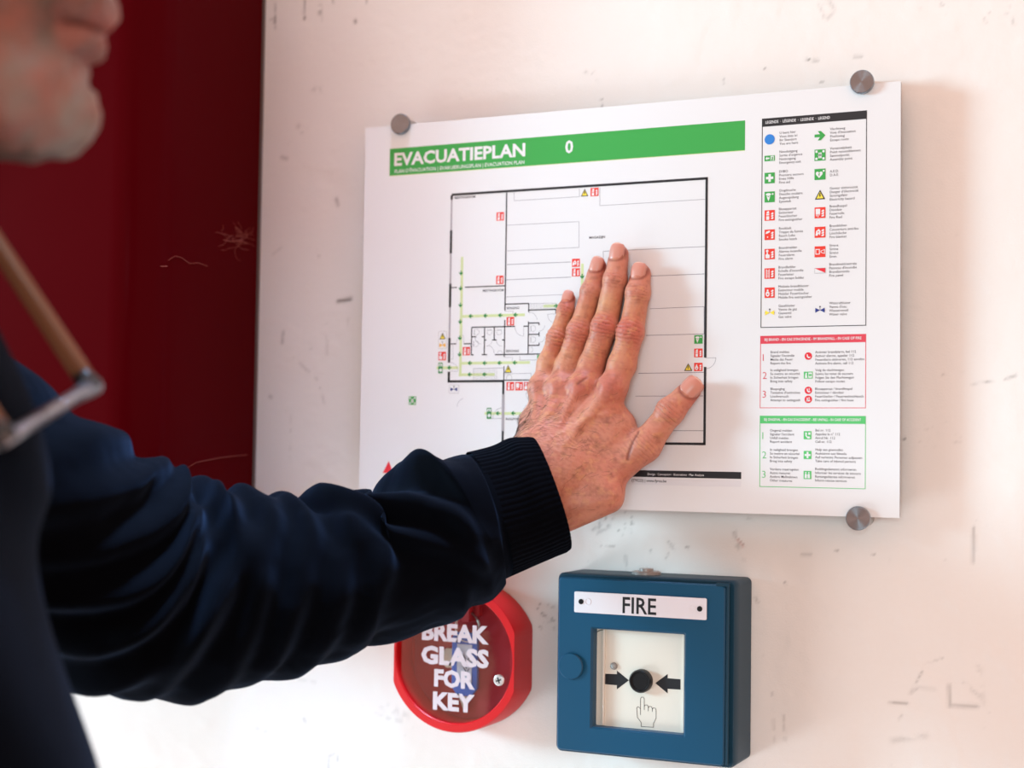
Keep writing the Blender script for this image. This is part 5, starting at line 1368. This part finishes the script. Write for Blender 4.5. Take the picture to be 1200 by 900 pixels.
# short hair and eyes
def hair_sdf(p):
    d = ell(p, hp(-.016, 0, .045), (.104, .083, .104), AXH)
    q_ = (p - HO.astype(np.float32)) @ AXH.T.astype(np.float32)
    cut = (q_[:, 0] - .062) * .8 - (q_[:, 2] - .055) * .55
    d = smax(d, cut, .012); d = smax(d, -(q_[:, 2] + .03 + .02 * (q_[:, 0] > -.03)), .01)
    d = smax(d, -ell(p, hp(-.016, 0, .040), (.0955, .0745, .0955), AXH), .003)
    return d - .0006 * np.sin(q_[:, 1] * 700) * np.sin(q_[:, 0] * 160 + q_[:, 2] * 160)
V8, F8 = surface(hair_sdf, HO - .16, HO + .18, .0035)
mesh_obj('hair', V8, F8, mat('grey_brown_hair', rgb(84, 74, 66), .7, bump=(600, .5, .001)), man, smooth=True)
for s in (1, -1):
    c_ = hp(.0865, s * .032, .0075); mb = MB()
    rg = [[c_ + .0115 * (math.cos(a) * FHt + math.sin(a) * (math.cos(t_) * LH + math.sin(t_) * UHt)) for t_ in np.linspace(0, 2 * math.pi, 20, endpoint=False)] for a in np.linspace(.02, 3.1, 14)]
    mb.loft(rg); k_ = len(mb.F); mi_ = [1 if i < 20 * 2 else (2 if i < 20 * 3 else 0) for i in range(k_)]; mb.M = mi_
    mb.build('eye', [mat('eye_white', rgb(225, 215, 208), .2), mat('pupil', (.01, .01, .01), .1), mat('iris', rgb(90, 110, 120), .2)], man, smooth=True)

# ------------------------------------------------------------------ reading glasses that hang on a cord in front of the chest
hinge = PD(106, 454, .735); near_h = PD(-2, 503, .640)
gl = thing('reading_glasses', 'out-of-focus glasses with amber temples and silver front, hanging in front of the man', 'glasses', tuple((hinge + near_h) / 2))
wv = near_h - hinge; wl_n = np.linalg.norm(wv); wv /= wl_n
vdir = hinge - CAM; vdir /= np.linalg.norm(vdir)
tvec = PD(2, 296, .735) - PD(97, 441, .735); tvec = tvec - vdir * np.dot(tvec, vdir); tvec /= np.linalg.norm(tvec)
wv = wv - tvec * np.dot(wv, tvec); wv /= np.linalg.norm(wv); near_h = hinge + wv * wl_n
lv = np.cross(wv, tvec); lv = lv if np.dot(lv, FWD) > 0 else -lv            # lens height direction
m_amb = mat('amber_acetate', rgb(140, 92, 66), .22, spec=.5, **{'Transmission Weight': .35, 'IOR': 1.45})
m_sil = mat('silver_front', rgb(150, 148, 156), .32, .9); m_dk = mat('dark_joint', rgb(26, 22, 22), .4)
m_lens = m_gl
front = MB()
hw = .0255
for k in (0, 1):
    cL = hinge + wv * (wl_n * (.25 + .5 * k)) + lv * .014
    pts = [cL + wv * (hw * math.cos(a)) + lv * (.019 * math.sin(a)) for a in np.linspace(0, 2 * math.pi, 41)]
    front.loft(tube(pts, .0024, 8))
front.loft(tube([hinge + wv * (wl_n * .5 - .006) + lv * .006, hinge + wv * (wl_n * .5) + lv * .003, hinge + wv * (wl_n * .5 + .006) + lv * .006], .0022, 8))
front.loft(tube([hinge - wv * .004, hinge + wv * .02, hinge + wv * (wl_n - .02), near_h + wv * .004], [.0052, .0036, .0032, .0032], 10))
front.build('front_frame', m_sil, gl, smooth=True)
for k in (0, 1):
    cL = hinge + wv * (wl_n * (.25 + .5 * k)) + lv * .014
    ring0 = [cL + wv * ((hw - .001) * math.cos(a)) + lv * (.018 * math.sin(a)) for a in np.linspace(0, 2 * math.pi, 40, endpoint=False)]
    mb = MB(); mb.loft([[p_ + tvec * .0006 for p_ in ring0], [p_ - tvec * .0006 for p_ in ring0]]); mb.build('lens', m_lens, gl)
for hp0, lab in ((hinge, None), (near_h, None)):
    mb = MB(); st = hp0 + tvec * .004
    mb.loft(tube([hp0 - tvec * .001 - wv * .001, hp0 + tvec * .009], [.0058, .0046], 10)); jo = mb.build('hinge_block', m_dk, gl, smooth=True)
    rings = []
    for i in range(30):
        s = i / 29 * .138; c_ = hp0 + tvec * (.006 + s) - lv * (.0 + .02 * max(0, s - .10) ** 1.0 * 1.0)
        a_, b_ = (.0056 - .0012 * (i / 29)), (.0022)
        rings.append([c_ + lv * a_ * math.cos(t_) + wv * b_ * math.sin(t_) for t_ in np.linspace(0, 2 * math.pi, 16, endpoint=False)])
    # broad side faces the camera
    rings = [[c for c in r_] for r_ in rings]
    mb = MB(); mb.loft(rings); mb.build('temple_arm', m_amb, gl, smooth=True)
ends = [hinge + tvec * .14, near_h + tvec * .14]
nb_ = NECK1 - FT * .075 + UZ * .035
crd = [ends[0], ends[0] * .6 + (NECK1 + LT * .07 + UZ * .03) * .4 + UZ * -.005, NECK1 + LT * .072 + UZ * .030, nb_ + LT * .045 + UZ * .01, nb_, nb_ - LT * .045 + UZ * .01, NECK1 - LT * .072 + UZ * .030, ends[1] * .6 + (NECK1 - LT * .07 + UZ * .03) * .4, ends[1]]
mb = MB(); mb.loft(tube(list(cat(np.array(crd), 60)), .0012, 6)); mb.build('neck_cord', mat('cord_black', (.015, .015, .017), .7), gl, smooth=True)
